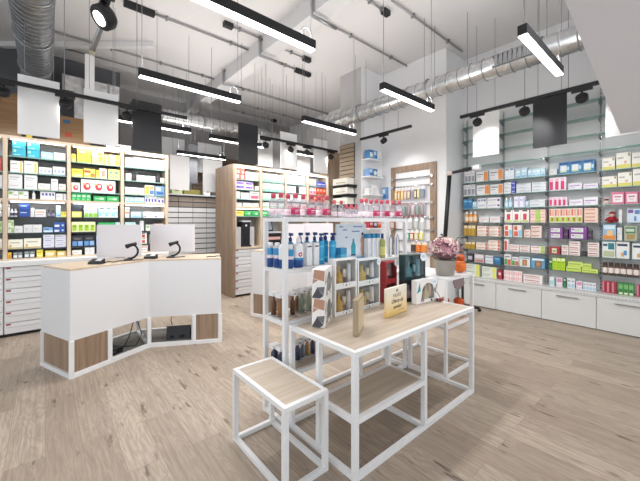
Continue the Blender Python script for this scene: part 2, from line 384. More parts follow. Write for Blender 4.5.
for p, q in ((IA, lerp(IA, IB, .44)), (lerp(IB, IC, .62), IC), (IA2, IA), (IC, IC2)):
    m = MB(); wall_seg(m, sub(lerp(p, q, .03)), sub(lerp(p, q, .97)), .042, .3545, .018, OAKD); m.build('kick_panel', dk)
m = MB(); m.prism(off_poly(rim, .93), .002, .012, mat('#8d8781', .7)); m.build('base_tray', dk)
dup(dk, (A[0] + 2.55, A[1] + .17, 0), 0, 'second white service counter behind the white bottle shelving')

SILV = mat('#dbd8dc', .4); SILV2 = mat('#d3d1d3', .35, .2)
def monitor(x, y, wd, ht, z0, rot, label):
    t = thing('monitor', label, 'monitor', (x, y, 1.047), rot, 'flat monitors seen from behind')
    m = MB(); r = .012; pts = []
    for cx, cz, a0 in ((wd / 2 - r, z0 + ht - r, 0), (-wd / 2 + r, z0 + ht - r, 90), (-wd / 2 + r, z0 + r, 180), (wd / 2 - r, z0 + r, 270)):
        for k in range(4): a = math.radians(a0 + k * 30); pts.append((cx + r * math.cos(a), cz + r * math.sin(a)))
    m.vprism(pts, -.012, .012, SILV); m.build('back_shell', t)
    m = MB().box(-wd / 2 + .01, .0122, z0 + .05, wd / 2 - .01, .0135, z0 + ht - .012, BLACK); m.build('screen', t)
    m = MB().box(-.09, -.03, 0, .09, .13, .008, SILV2).box(-.06, .013, .008, .06, .022, z0 + .12, SILV2); m.build('stand', t)
mrot = ANG - PI / 2
monitor(.70, 4.66, .54, .40, .02, mrot + .02, 'silver monitor back at left on the left counter')
monitor(1.29, 4.53, .585, .36, .06, mrot, 'silver monitor back at right on the left counter')
monitor(3.31, 4.52, .30, .37, .05, mrot + .25, 'narrow turned monitor on the counter behind the white bottle shelving')
monitor(3.66, 4.33, .53, .38, .05, mrot, 'wide monitor on the counter behind the white bottle shelving')

# barcode scanners, card terminals, cables
def scanner(x, y, rot, label):
    t = thing('barcode_scanner', label, 'barcode scanner', (x, y, 1.047), rot)
    MB().lathe([(.05, 0), (.05, .01), (.03, .02), (.012, .024)], BLACK).build('base', t)
    arc = [(-.0 + .11 * math.sin(a), 0, .02 + .10 * (1 - math.cos(a)) * .9) for a in [k * PI / 9 for k in range(8)]]
    MB().tube([(p[0], 0, p[2]) for p in arc], [.014, .013, .012, .012, .012, .012, .011, .01], BLACK).build('curved_stand', t)
    e = arc[-1]
    MB().tube([(e[0] + .02, 0, e[2] + .02), (e[0] - .05, 0, e[2] - .0), (e[0] - .09, 0, e[2] - .015)], [.018, .022, .027], BLACK).build('scan_head', t)
    MB().tube([(.03, 0, .008), (.07, -.03, .006), (.12, .01, .006), (.17, .0, .006)], .005, DGREY, 6).build('cable', t)
scanner(.74, 4.34, mrot + .15, 'black barcode scanner on curved stand before the first silver monitor')
scanner(1.21, 4.33, mrot + .5, 'black barcode scanner before the second silver monitor')
def terminal(x, y, rot, label):
    t = thing('card_terminal', label, 'card terminal', (x, y, 1.047), rot)
    m = MB(); m.hexa([(-.07, -.04, 0), (.07, -.04, 0), (.07, .04, 0), (-.07, .04, 0), (-.065, -.035, .025), (.065, -.035, .025), (.065, .04, .055), (-.065, .04, .055)], BLACK); m.build('body', t)
    m = MB(); m.hexa([(0, -.02, .034), (.055, -.02, .034), (.055, .03, .053), (0, .03, .053), (0, -.022, .037), (.055, -.022, .037), (.055, .028, .056), (0, .028, .056)], LGREY); m.build('keypad', t)
terminal(.42, 4.2, mrot, 'small black card terminal at the left end of the left counter')
terminal(.99, 4.37, mrot, 'small black card terminal between the two silver monitors')
def cable(pts, label, r=.006):
    o = MB().tube(pts, r, BLACK, 6); p = pts[0]; o.v = [(a - p[0], b - p[1], c - p[2]) for a, b, c in o.v]
    return tag(o.build('cable', loc=p), label, 'cable')
cable([(.49, 4.22, 1.054), (.54, 4.28, 1.056), (.58, 4.22, 1.054), (.63, 4.29, 1.054), (.69, 4.30, 1.054)], 'tangled black cable on the counter beside the card terminal')
cable([(1.57, 4.06, 1.054), (1.63, 4.1, 1.054), (1.66, 4.04, 1.054), (1.72, 4.1, 1.054), (1.76, 4.05, 1.054)], 'dark cable lying at the right end of the left counter')
cable([(.62, 4.55, .34), (.58, 4.42, .15), (.6, 4.3, .03), (.68, 4.32, .02), (.78, 4.5, .10), (.86, 4.6, .3), (.88, 4.65, .345)], 'black cable looping under the left counter beside the small plug box')
cable([(.86, 4.55, .345), (.9, 4.42, .12), (.82, 4.33, .03), (.74, 4.4, .02), (.6, 4.5, .03)], 'black cable hanging near the bend under the left counter', .005)
cable([(1.33, 4.45, .345), (1.25, 4.43, .3), (1.22, 4.35, .24), (1.23, 4.33, .19)], 'thin black cable rising from the dark power box', .005)
pb = MB().hexa([(-.14, -.07, 0), (.14, -.07, 0), (.14, .07, 0), (-.14, .07, 0), (-.14, -.03, .15), (.14, -.03, .15), (.14, .07, .11), (-.14, .07, .11)], DGREY)
pb = MB(); pb.hexa([(-.14, -.07, 0), (.14, -.07, 0), (.14, .07, 0), (-.14, .07, 0), (-.14, -.02, .16), (.14, -.02, .16), (.14, .07, .13), (-.14, .07, .13)], DGREY)
pbt = thing('power_box', 'dark grey power box standing under the right half of the left counter', 'power box', (1.31, 4.33, .0125), -.49)
pb.build('housing', pbt); MB().box(-.09, -.068, .02, -.05, -.052, .05, BLACK).box(.02, -.068, .02, .08, -.052, .05, BLACK).build('socket', pbt)
jb = thing('plug_box', 'small black plug box on the floor tray under the left counter', 'plug box', (.60, 4.28, .0125), .45)
MB().rbox(-.07, -.04, 0, .07, .04, .06, BLACK).build('housing', jb); MB().box(-.05, -.044, .015, -.01, -.04, .045, DGREY).build('socket', jb)

# ---- white steel frames with oak tops ----
def frame_box(mb, x0, y0, x1, y1, z, t): # ring of rails whose top face lies at z
    e = t / 2 - .0007; k = t - .0014; c = z - t / 2
    for y in (y0, y1): mb.bar((x0 - e, y, c), (x1 + e, y, c), k, FRAME)
    for x in (x0, x1): mb.bar((x, y0 + e, c), (x, y1 - e, c), k - .001, FRAME)
def leg(t, x, y, z1, parent, z0=0): wb(MB().box(x - t / 2, y - t / 2, z0, x + t / 2, y + t / 2, z1, FRAME), 'leg', parent)
st = thing('display_stool', 'small low display stool with oak top in front of the table', 'stool', (1.14, 1.755, 0))
t = .03
for x in (.995, 1.285):
    for y in (1.455, 2.055): leg(t, x, y, .49 - t, st)
m = MB(); frame_box(m, .995 , 1.455, 1.285, 2.055, .49, t); wb(m, 'top_frame', st)
m = MB(); frame_box(m, .995, 1.455, 1.285, 2.055, t, t); wb(m, 'base_rail', st)
wb(MB().box(1.01, 1.47, .462, 1.27, 2.04, .486, OAKT), 'seat_board', st)
tb = thing('display_table', 'white steel display table with light oak top holding the gift boxes', 'table', (2.1, 1.6, 0))
t = .033
X0, X1, XM, Y0, YMD, Y1, ZT = 1.363, 2.853, 2.09, 1.28, 1.60, 1.905, .75
for x, y in ((X0, Y0), (X0, YMD), (X0, Y1), (XM, Y0), (XM, YMD), (X1, Y0), (X1, Y1), (XM, Y1)): leg(t, x, y, ZT - t, tb)
m = MB(); frame_box(m, X0, Y0, X1, Y1, ZT, t); wb(m, 'top_frame', tb)
m = MB(); frame_box(m, X0, Y0, XM, YMD, .36, t); wb(m, 'shelf_frame', tb)
m = MB()
for a, b in (((X0 - t / 2 + .0007, Y0), (X1 + t / 2 - .0007, Y0)), ((X0, Y0), (X0, Y1)), ((XM, Y0), (XM, YMD)), ((X1, Y0), (X1, Y1))): m.bar((*a, t / 2), (*b, t / 2), t - (.0014 if a[0] != b[0] else .0022), FRAME)
wb(m, 'base_rail', tb)
wb(MB().box(X0 + t / 2, Y0 + t / 2, .722, X1 - t / 2, Y1 - t / 2, .747, OAKT), 'tabletop', tb)
wb(MB().box(X0 + t / 2, Y0 + t / 2, .335, XM - t / 2, YMD - t / 2, .357, OAKT), 'lower_shelf', tb)
et = thing('shelving_rack', 'tall open white steel shelving rack carrying red-capped bottles on top', 'shelving rack', (2.08, 2.09, 0))
EX0, EX1, EY0, EY1 = 1.337, 2.832, 1.955, 2.23
for x in (EX0, EX1):
    for y in (EY0, EY1): leg(t, x, y, 1.535, et)
for z in (1.535, 1.15, .765, .385):
    m = MB(); frame_box(m, EX0, EY0, EX1, EY1, z, t); wb(m, 'shelf_frame', et)
    wb(MB().box(EX0 + t / 2, EY0 + t / 2, z - .022, EX1 - t / 2, EY1 - t / 2, z - .002, FRAME if z > 1 else OAKT), 'shelf', et)
m = MB(); frame_box(m, EX0, EY0, EX1, EY1, t, t); wb(m, 'base_rail', et)
nt_ = thing('end_table', 'tall white steel end table holding the flower pot', 'table', (3.18, 1.87, 0))
t = .028; NX0, NX1, NY0, NY1 = 2.90, 3.45, 1.545, 2.2
for x in (NX0, NX1):
    for y in (NY0, NY1): leg(t, x, y, .96 - t, nt_)
for z, nm in ((.96, 'top_frame'), (.5, 'shelf_frame'), (t, 'base_rail')):
    m = MB(); frame_box(m, NX0, NY0, NX1, NY1, z, t); wb(m, nm, nt_)
wb(MB().box(NX0 + t / 2, NY0 + t / 2, .938, NX1 - t / 2, NY1 - t / 2, .958, WHITE), 'tabletop', nt_)
wb(MB().box(NX0 + t / 2, NY0 + t / 2, .478, NX1 - t / 2, NY1 - t / 2, .498, OAKT), 'lower_shelf', nt_)

# ---- right wall: drawers, worktop, glass shelves ----
BY = [2.85, 2.205, 1.545, .895, .245, -.405]
SZ = [.76, 1.0, 1.245, 1.49, 1.745, 1.985, 2.23, 2.53, 2.77, 3.02, 3.27]
for i in range(5):
    y1, y0 = BY[i], BY[i + 1]
    lb = ['behind the end table', 'second from the corner', 'third from the corner', 'fourth from the corner', 'cut by the right photo edge'][i]
    d = thing('base_cabinet', 'low white cabinet with bar handle under glass shelves, ' + lb, 'cabinet', (6.0, (y0 + y1) / 2, 0))
    wb(MB().box(5.85, y0 + .002, .03, XR - .015, y1 - .002, .46, WHITE), 'carcass', d)
    wb(MB().box(5.88, y0 + .002, 0, XR - .015, y1 - .002, .03, DGREY), 'plinth', d)
    f_ = wb(MB().box(5.83, y0 + .004, .012, 5.848, y1 - .004, .455, mat('#d6d6d4', .45)), 'drawer_front', d)
    hm = MB(); yc = (y0 + y1) / 2; ya, yb = yc - .13, yc + .13
    hm.bar((5.808, ya, .40), (5.808, yb, .40), .012, STEEL); hm.bar((5.83, ya + .02, .40), (5.808, ya + .02, .40), .01, STEEL); hm.bar((5.83, yb - .02, .40), (5.808, yb - .02, .40), .01, STEEL)
    L = d.location; hm.v = [(a - L[0], b - L[1], c - L[2]) for a, b, c in hm.v]; hm.build('bar_handle', f_)
wt = MB().box(5.82, BY[-1], .46, XR - .015, BY[0], .505, mat('#d5d5d4', .4))
for k in range(90): wt.box(5.817, BY[0] - .02 - k * .036, .475, 5.82, BY[0] - .035 - k * .036, .482, GREY)
tag(wt.build('worktop'), 'low pale worktop with dotted front edge under the right glass shelves', 'worktop')
sh = thing('glass_shelving', 'wall-mounted glass shelving with perforated steel uprights on the right wall', 'shelving', (6.18, 1.2, .505))
for i, y in enumerate(BY[:5]):
    up = MB().box(XR - .045, y - .010, .505, XR - .014, y + .010, 3.45, mat('#b4b5b7', .4, .4))
    for k in range(64): up.box(XR - .0465, y - .006, .53 + k * .045, XR - .045, y + .006, .55 + k * .045, BLACK)
    uo = wb(up, 'upright', sh)
    for z in SZ:
        b = MB(); b.hexa([(5.99, y - .007, z - .03), (XR - .047, y - .007, z - .075), (XR - .047, y + .007, z - .075), (5.99, y + .007, z - .03), (5.99, y - .007, z - .013), (XR - .047, y - .007, z - .013), (XR - .047, y + .007, z - .013), (5.99, y + .007, z - .013)], STEEL)
        b.box(6.12, y - .022, z - .05, 6.15, y + .022, z - .013, STEEL)
        L = sh.location; b.v = [(p - L[0], q - L[1], r - L[2]) for p, q, r in b.v]; b.build('bracket', uo)
for i in range(5):
    for z in SZ:
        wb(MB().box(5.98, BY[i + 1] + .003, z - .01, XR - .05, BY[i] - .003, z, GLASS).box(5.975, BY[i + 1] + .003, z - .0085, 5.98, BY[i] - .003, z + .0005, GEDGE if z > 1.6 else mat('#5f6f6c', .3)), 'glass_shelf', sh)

# ---- niche with hook rails ----
ni = thing('display_niche', 'oak-framed wall niche with chrome hook rails on the white side wall', 'wall display', (5.49, 3.6, 0))
n0, n1 = 3.10, 4.11
wb(MB().box(5.46, n0, .3, 5.5, n0 + .12, 2.62, OAKD), 'frame_upright', ni); wb(MB().box(5.46, n1 - .1, .3, 5.5, n1, 2.62, OAKD), 'frame_upright', ni)
wb(MB().box(5.46, n0 + .12, 2.5, 5.5, n1 - .1, 2.62, OAKD), 'frame_top', ni)
wb(MB().box(5.485, n0 + .12, .3, 5.4995, n1 - .1, 2.5, WHITE), 'back_panel', ni)
RAILZ = [2.36, 2.20, 1.86, 1.585, 1.35, 1.13, .9]
for z in RAILZ:
    rl = wb(MB().tube([(5.44, n0 + .07, z), (5.44, n1 - .05, z)], .014, CHROME, 8), 'rail', ni)
    L = ni.location
    for y in (n0 + .07, n1 - .05):
        q = MB().tube([(5.46, y, z), (5.425, y, z)], .03, CHROME, 10); q.v = [(a - L[0], b - L[1], c - L[2]) for a, b, c in q.v]; q.build('rail_boss', rl)

# white display ledges on the pillar's end wall
PX0, PX1 = 4.87, 5.3
for z, s in ((2.77, 'upper white ledge with blue packs on the end wall'), (2.42, 'second white ledge with blue packs on the end wall'), (2.06, 'third white ledge down on the end wall'), (1.38, 'lowest white ledge with dark red packs on the end wall')):
    o = MB().rbox(0, -.2, -.025, PX1 - PX0, 0, 0, WHITE).build('wall_ledge', loc=(PX0, 4.385, z)); tag(o, s, 'shelf')
# kraft slat panel and cream boxes on brackets on the pillar's side
kp = thing('slat_panel', 'panel of kraft wooden slats with dark grooves hanging on the grey pillar', 'wall panel', (4.84, 4.8, 2.42))
KR = wood('kraft_slat', '#ad9980', '#94806a', 'y')
wb(MB().box(4.845, 4.57, 2.42, 4.86, 5.0, 3.14, DGREY), 'backing', kp)
for i in range(8): wb(MB().box(4.83, 4.575, 2.425 + i * .09, 4.845, 4.995, 2.425 + i * .09 + .072, KR), 'slat', kp)
CREAM = mat('#e4dfd2', .6)
for i, (z, s) in enumerate(((2.26, 'topmost'), (2.07, 'middle'), (1.86, 'lowest'))):
    q = thing('bracket_shelf', s + ' dark wall bracket shelf carrying a cream box on the grey pillar', 'shelf', (4.8, 4.75, z))
    wb(MB().box(4.60, 4.5, z - .02, 4.86, 5.0, z, BLACK), 'board', q); wb(MB().box(4.62, 4.52, z - .06, 4.86, 4.54, z - .02, BLACK), 'bracket', q); wb(MB().box(4.62, 4.96, z - .06, 4.86, 4.98, z - .02, BLACK), 'bracket', q)
    o = MB().rbox(-.1, -.2, 0, .1, .22, .13, CREAM).box(-.103, -.15, .04, -.1, .12, .055, mat('#a89c80')).box(-.1, -.2, .13, .1, .22, .138, CREAM).build('storage_box', loc=(4.72, 4.76, z))
    tag(o, 'long cream storage box on the ' + s + ' dark bracket shelf', 'box')
# ------------------------------------------------------------------ ceiling services
WIRE = mat('#858688', .5, .3)
def pendant(x0, x1, y, z, label):
    t = thing('pendant_lamp', label, 'pendant lamp', (x0, y, z), 0, 'black linear pendant lamps')
    L = x1 - x0
    MB().box(0, -.034, .006, L, .034, .082, BLACK).box(0, -.034, .0, .006, .034, .006, BLACK).box(L - .006, -.034, 0, L, .034, .006, BLACK).build('housing', t)
    MB().box(.05, -.02, .082, L - .05, .02, .085, LIGHT).build('added_glow_strip', t)  # glowing strip added on the housing top, not part of the lamp
    MB().box(.006, -.031, -.004, L - .006, .031, .006, LIGHT).build('diffuser', t)
    for x in (.03, L - .03):
        MB().tube([(x, 0, .07), (x, 0, CEILZ - z)], .0035, WIRE, 5).build('suspension_wire', t)
    MB().tube([(L * .93 + .055 * math.cos(a), .0, .125 + .055 * math.sin(a)) for a in [k * PI / 8 for k in range(16)]], .006, WIRE, 6, True).build('cable_coil', t)
    add_light('AREA', 'pendant_light', (L / 2, 0, -.008), PENDANT_W, t, sx=L, sy=.045)
    add_light('AREA', 'added_ceiling_fill', (L / 2, 0, .09), CEIL_FILL_W, t, sx=L - .1, sy=.04, aim=(0, .0001, 1))  # upward fill light added to brighten the ceiling
pendant(.67, 1.79, 2.18, 3.0, 'black linear pendant lamp crossing the top of the photo, beside the concrete beam')
pendant(.73, 1.86, 3.72, 3.0, 'black linear pendant lamp above the left counter')
pendant(2.9, 3.98, 2.31, 3.0, 'black linear pendant lamp hanging in front of the round duct')
pendant(2.9, 4.0, .90, 3.0, 'black linear pendant lamp nearest the lowered ceiling')
pendant(2.91, 4.05, 3.80, 3.0, 'black linear pendant lamp above the second counter')
pendant(.75, 1.87, 5.55, 3.0, 'black linear pendant lamp partly behind the dark hanging panel at left')
pendant(2.25, 3.35, 5.68, 3.0, 'black linear pendant lamp partly behind the dark hanging panel above the tall cabinet')
pendant(2.17, 3.27, 7.3, 2.98, 'lowest black linear pendant lamp before the white panels of the back passage')
pendant(3.9, 5.0, 5.7, 3.0, 'black linear pendant lamp behind the white panels above the tall cabinet')

def panel(p, q, z0, z1, m, label, name='ceiling_baffle', top=CEILZ):
    c = ((p[0] + q[0]) / 2, (p[1] + q[1]) / 2); d = Vector((q[0] - p[0], q[1] - p[1])); L = d.length
    t = thing(name, label, 'hanging panel', (c[0], c[1], z0), math.atan2(d.y, d.x), 'hanging acoustic panels')
    MB().rbox(-L / 2, -.011, 0, L / 2, .011, z1 - z0, m).build('board', t)
    for x in (-L / 2 + .06, L / 2 - .06): MB().tube([(x, 0, z1 - z0), (x, 0, top - z0)], .003, WIRE, 5).build('suspension_wire', t)
PW = mat('#eeeeee', .6); PB = mat('#26272b', .6); PG = mat('#b9b9ba', .6)
PY, PZ0, PZ1 = 5.2, 2.545, 3.25
for x, m, s in ((-.055, PW, 'white hanging panel furthest left above the wall cabinet'), (.575, PW, 'white hanging panel above the wall cabinet, left of the black one'),
                (1.13, PB, 'black hanging panel above the right end of the wall cabinet'), (2.76, PB, 'black hanging panel above the brown end of the tall cabinet'),
                (3.64, PW, 'white hanging panel right of the black one above the tall cabinet'), (4.47, PW, 'white hanging panel nearest the grey pillar')):
    panel((x - .193, PY), (x + .193, PY), PZ0, PZ1, m, s, top=3.9 if x < 0 else CEILZ)
panel((3.40, 6.05), (3.80, 6.05), 2.70, 3.36, PG, 'grey hanging panel just right of the black one over the tall cabinet')
panel((3.9, 6.3), (4.22, 6.3), 2.70, 3.4, mat('#77787b'), 'narrow dark grey hanging panel left of the white one over the tall cabinet')
panel((4.54, 6.15), (4.94, 6.15), 2.70, 3.38, PG, 'grey hanging panel right of the white one over the tall cabinet')
panel((1.94, 7.0), (2.33, 7.0), 2.17, 2.88, PW, 'left white hanging panel low in the back passage')
panel((2.62, 7.0), (3.06, 7.0), 2.17, 2.88, PW, 'right white hanging panel low in the back passage')
panel((2.07, 8.1), (2.58, 8.1), 2.75, 3.5, PG, 'upper grey hanging panel behind the left white one in the passage')
panel((2.9, 8.1), (3.52, 8.1), 2.75, 3.5, PG, 'upper grey hanging panel behind the right white one in the passage')
panel((2.5, 7.6), (2.72, 7.6), 2.4, 3.3, mat('#4c4d51'), 'narrow dark panel between the white panels of the back passage')
PX = 5.28
panel((PX, 2.345), (PX, 1.95), PZ0, PZ1, PW, 'white hanging panel in front of the left glass shelves')
panel((PX, 1.50), (PX, 1.11), PZ0, PZ1, PB, 'black hanging panel in front of the glass shelves')
panel((PX, .72), (PX, .33), PZ0, PZ1, PW, 'white hanging panel half hidden by the lowered ceiling')

def track(p, q, z, label, top=None):
    t = thing('light_track', label, 'light track', (p[0], p[1], z), 0)
    d = (q[0] - p[0], q[1] - p[1], 0); MB().bar((0, 0, 0), d, .042, BLACK).build('rail', t)
    for k in (.06, .5, .77): MB().tube([(d[0] * k, d[1] * k, .02), (d[0] * k, d[1] * k, (top or CEILZ) - z)], .004, WIRE, 5).build('suspension_wire', t)
track((-1.3, 5.1), (1.66, 5.1), 3.105, 'long black light track above the wall cabinet')
track((2.95, 5.1), (4.86, 5.1), 3.04, 'black light track above the tall cabinet')
track((4.7, 4.27), (4.7, 3.12), 3.12, 'short black light track before the white niche wall', 3.452)
track((4.82, 2.33), (4.82, .60), 3.1, 'black light track before the glass shelves')
track((.1, 2.99), (.42, 2.99), 3.27, 'short black light track overhead at the top left of the photo')
def spot(x, y, z, along, label, aim, tilt=.35, lit=True, watt=None):
    t = thing('spotlight', label, 'spotlight', (x, y, z - .021), 0, 'black track spotlights')
    hx, hy = (.10, .018) if along == 'x' else (.018, .10)
    MB().box(-hx, -hy, -.034, hx, hy, 0, BLACK).build('driver_box', t)
    MB().tube([(0, 0, -.034), (0, 0, -.075)], .012, BLACK, 8).build('swivel', t)
    a = Vector(aim).normalized(); rot = a.to_track_quat('-Z', 'Y').to_euler()
    hd = MB().lathe([(.058, -.035), (.062, -.03), (.062, .02), (.05, .032)], BLACK, n=18).build('lamp_head', t, (0, 0, -.11), tuple(rot))
    MB().lathe([(.046, -.0365), (.046, -.0352)], LIGHTS, n=16).build('lens', hd)
    add_light('SPOT', 'spot_beam', tuple(Vector((0, 0, -.11)) + a * .06), watt or SPOT_W, t, ang=1.25, aim=aim)
for x, s in ((-.36, 'left of the leftmost white panel'), (.19, 'between the two white panels at left'), (.86, 'left of the black panel at left')):
    spot(x, 5.1, 3.105, 'x', 'black spotlight on the wall cabinet track, ' + s, (.05, .8, -.75), watt=SPOT_W * .6)
for x, s in ((3.06, 'beside the black panel'), (3.62, 'under the white panel'), (4.02, 'right of the white panel'), (4.68, 'at the pillar end')):
    spot(x, 5.1, 3.04, 'x', 'black spotlight on the tall cabinet track, ' + s, (.1, .8, -.75), watt=SPOT_W * .6)
spot(4.7, 3.70, 3.12, 'y', 'single black spotlight facing the niche wall', (.7, -.1, -.62), watt=SPOT_W * .4)
for y, s in ((2.08, 'left'), (1.47, 'middle'), (.87, 'right')):
    spot(4.82, y, 3.1, 'y', 'black spotlight before the glass shelves, ' + s + ' of three', (.8, .05, -.42), watt=SPOT_W * .42)
sx, sy = .353, 2.99
t = thing('spotlight', 'large black round spotlight lit at the top left of the photo', 'spotlight', (sx, sy, 3.249), 0)
MB().box(-.03, -.10, -.06, .03, .10, 0, BLACK).build('driver_box', t); MB().tube([(0, 0, -.06), (0, 0, -.1)], .02, BLACK, 8).build('swivel', t)
aim = (-.73, -.16, -.65); rot = Vector(aim).to_track_quat('-Z', 'Y').to_euler()
hd = MB().lathe([(.085, -.05), (.092, -.04), (.092, .02), (.075, .045)], BLACK, n=22).build('lamp_head', t, (0, 0, -.15), tuple(rot))
MB().lathe([(.055, -.052), (.055, -.0502)], LIGHTS, n=18).build('lens', hd)
MB().tube([(-.053, .31, -.31), (0, .22, -.13), (.01, .11, -.05)], .02, STEEL, 10).tube([(-.059, .316, -.335), (-.053, .31, -.31)], .021, mat('#a9a285', .4), 10).build('steel_rod', t)
add_light('SPOT', 'spot_beam', tuple(Vector((0, 0, -.15)) + Vector(aim).normalized() * .08), SPOT_W, t, ang=1.3, aim=aim)
SEAM = mat('#8d8e91', .4, .6)
def duct(p, q, r, label, step=.17):
    P, Q = Vector(p), Vector(q); d = Q - P; L = d.length; n = int(L / step)
    t = thing('ventilation_duct', label, 'duct', p, 0)
    pts = []; rr = []
    for i in range(n):
        for s, k in ((0, r), (.05, r), (.90, r), (.945, r), (.95, r * 1.022), (.99, r * 1.022)):
            pts.append(d * ((i + s) / n)); rr.append(k)
    m = MB().tube(pts, rr, GALV, 24); ax = d.normalized(); ex = ax.cross(Vector((0, 0, 1))).normalized()
    for i in range(n):
        c = d * ((i + .97) / n); m.tube([c + ex * r * 1.02 * math.cos(a) + Vector((0, 0, 1)) * r * 1.02 * math.sin(a) for a in [j * PI / 12 for j in range(24)]], .0045 if r > .18 else .0065, SEAM, 4, True)
    m.build('pipe', t)
    for k in (.15, .38, .62, .85):
        c = d * k; m = MB(); n2 = d.normalized(); x = n2.cross(Vector((0, 0, 1))).normalized()
        m.tube([c + x * (r * 1.06) * math.cos(a) + Vector((0, 0, 1)) * (r * 1.06) * math.sin(a) for a in [j * PI / 12 for j in range(24)]], .012, STEEL, 6, True)
        for s in (-1, 1): m.tube([c + x * r * 1.07 * s, c + x * r * 1.07 * s + Vector((0, 0, CEILZ - p[2]))], .004, WIRE, 5)
        m.build('hanger', t)
    return t
dt = duct((4.6, -1.2, 3.59), (4.6, 5.12, 3.59), .142, 'round galvanised ventilation duct along the right wall')
gr = MB()
for i in range(9): gr.box(-.16, 2.42 + i * .055, -.055, -.136, 2.42 + i * .055 + .04, .065, GREY)
gr.box(-.165, 2.40, -.068, -.125, 2.93, -.055, STEEL).box(-.165, 2.40, .065, -.125, 2.93, .078, STEEL); gr.build('air_grille', dt)
duct((-.12, 2.9, 4.13), (-.12, 7.9, 4.13), .205, 'large ribbed galvanised duct coming overhead at the left', .11)
duct((1.36, 7.7, 3.87), (5.3, 7.7, 3.87), .168, 'round galvanised duct crossing above the back passage')
t = thing('ventilation_duct', 'rectangular galvanised duct above the left wall cabinet', 'duct', (.6, 7.55, 3.86))
MB().box(-.37, -.25, 0, .5, .25, .27, GALV).build('casing', t); MB().box(-.375, -.255, -.01, -.33, .255, .28, STEEL).build('flange', t); MB().box(.3, -.255, -.01, .34, .255, .28, STEEL).build('flange', t)
MB().box(-.2, -.24, -.5, .05, .2, 0, GALV).build('branch', t)
o = MB().box(-.07, -.02, 0, .07, .02, .75, PW).build('ceiling_strip', loc=(.6, 7.0, 3.72)); tag(o, 'narrow white strip hanging between the large duct and black pipes', 'strip')

PIPE = mat('#9a9a9b', .4, .5)
def conduit(uv, label, r=.017, z=4.62, box=None, bend=False):
    p = on_z(*uv[0], z); q = on_z(*uv[1], z); y = (p[1] + q[1]) / 2
    t = thing('ceiling_conduit', label, 'conduit', (p[0], y, z), 0, 'conduit pipes under the ceiling')
    L = q[0] - p[0]; MB().tube([(0, 0, 0), (L, 0, 0)], r, PIPE, 8).build('pipe', t)
    n = max(2, int(L / .8))
    for i in range(n): MB().box(L * (i + .5) / n - .015, -.03, -.025, L * (i + .5) / n + .015, .03, CEILZ - z, STEEL).build('clip', t)
    if box: MB().box(box[0] * L, -.04, -.045, box[1] * L, .04, CEILZ - z, BLACK).build('junction_box', t)
conduit(((128, 1), (256, 55)), 'ceiling conduit starting from the long black junction box at the top left', box=(-.02, .17))
conduit(((230, 24), (268, 43)), 'short ceiling conduit ending at the front beam bracket', box=(-.12, .08))
conduit(((276, 62), (310, 75)), 'short ceiling conduit with black box right of the beam', box=(.55, 1.0))
conduit(((17, 19), (220, 82)), 'long ceiling conduit passing behind the large left duct')
conduit(((230, 87), (360, 122)), 'thick ceiling conduit running towards the far end of the round duct', .026)
conduit(((243, 105), (318, 124)), 'thin ceiling conduit in front of the passage duct', .012)
conduit(((230, 111), (277, 120)), 'thin ceiling conduit ending in a black box above the tall cabinet', .012, box=(.9, 1.02))
conduit(((362, -2), (389, 12)), 'ceiling conduit with black canopy box at top centre', box=(.8, 1.05))
conduit(((392, 0), (462, 52)), 'long ceiling conduit right of the top centre', .015)
conduit(((327, 22), (407, 67)), 'ceiling conduit right of the concrete beam', .015)
conduit(((285, 50), (309, 60)), 'short ceiling conduit with small black box by the beam', .013, box=(.75, 1.05))
conduit(((60, 47), (200, 86)), 'thin ceiling conduit above the left hanging panels', .012)
for y, s in ((3.4, 'nearest'), (4.79, 'second nearest'), (6.26, 'farthest')):
    o = MB().tube([(-.12, 0, .24), (-.16, 0, .24), (-.16, 0, -.04), (.16, 0, -.04), (.3, 0, -.04)], .026, STEEL, 8).build('beam_bracket', loc=(2.92, y, 4.36)); tag(o, 'steel pipe bracket bent around the concrete beam, ' + s + ' to the viewer', 'bracket')
# ------------------------------------------------------------------ cartons, bottles and jars on the shelves
def c_(h):                                            # printed board is a little paler than its ink
    h = h.lstrip('#'); v = [int(int(h[i:i + 2], 16) * .94 + 225 * .06) for i in (0, 2, 4)]
    return mat('#%02x%02x%02x' % tuple(v), .45)
W = '#e4e4e5'
def ln(x0, x1, z, h=.05, col='#8c8c94'): return (x0, z, x1, z + h, col)
TX = [ln(.08, .6, .66, .12, '#85858e'), ln(.08, .42, .46, .07, '#9c9ca4')]
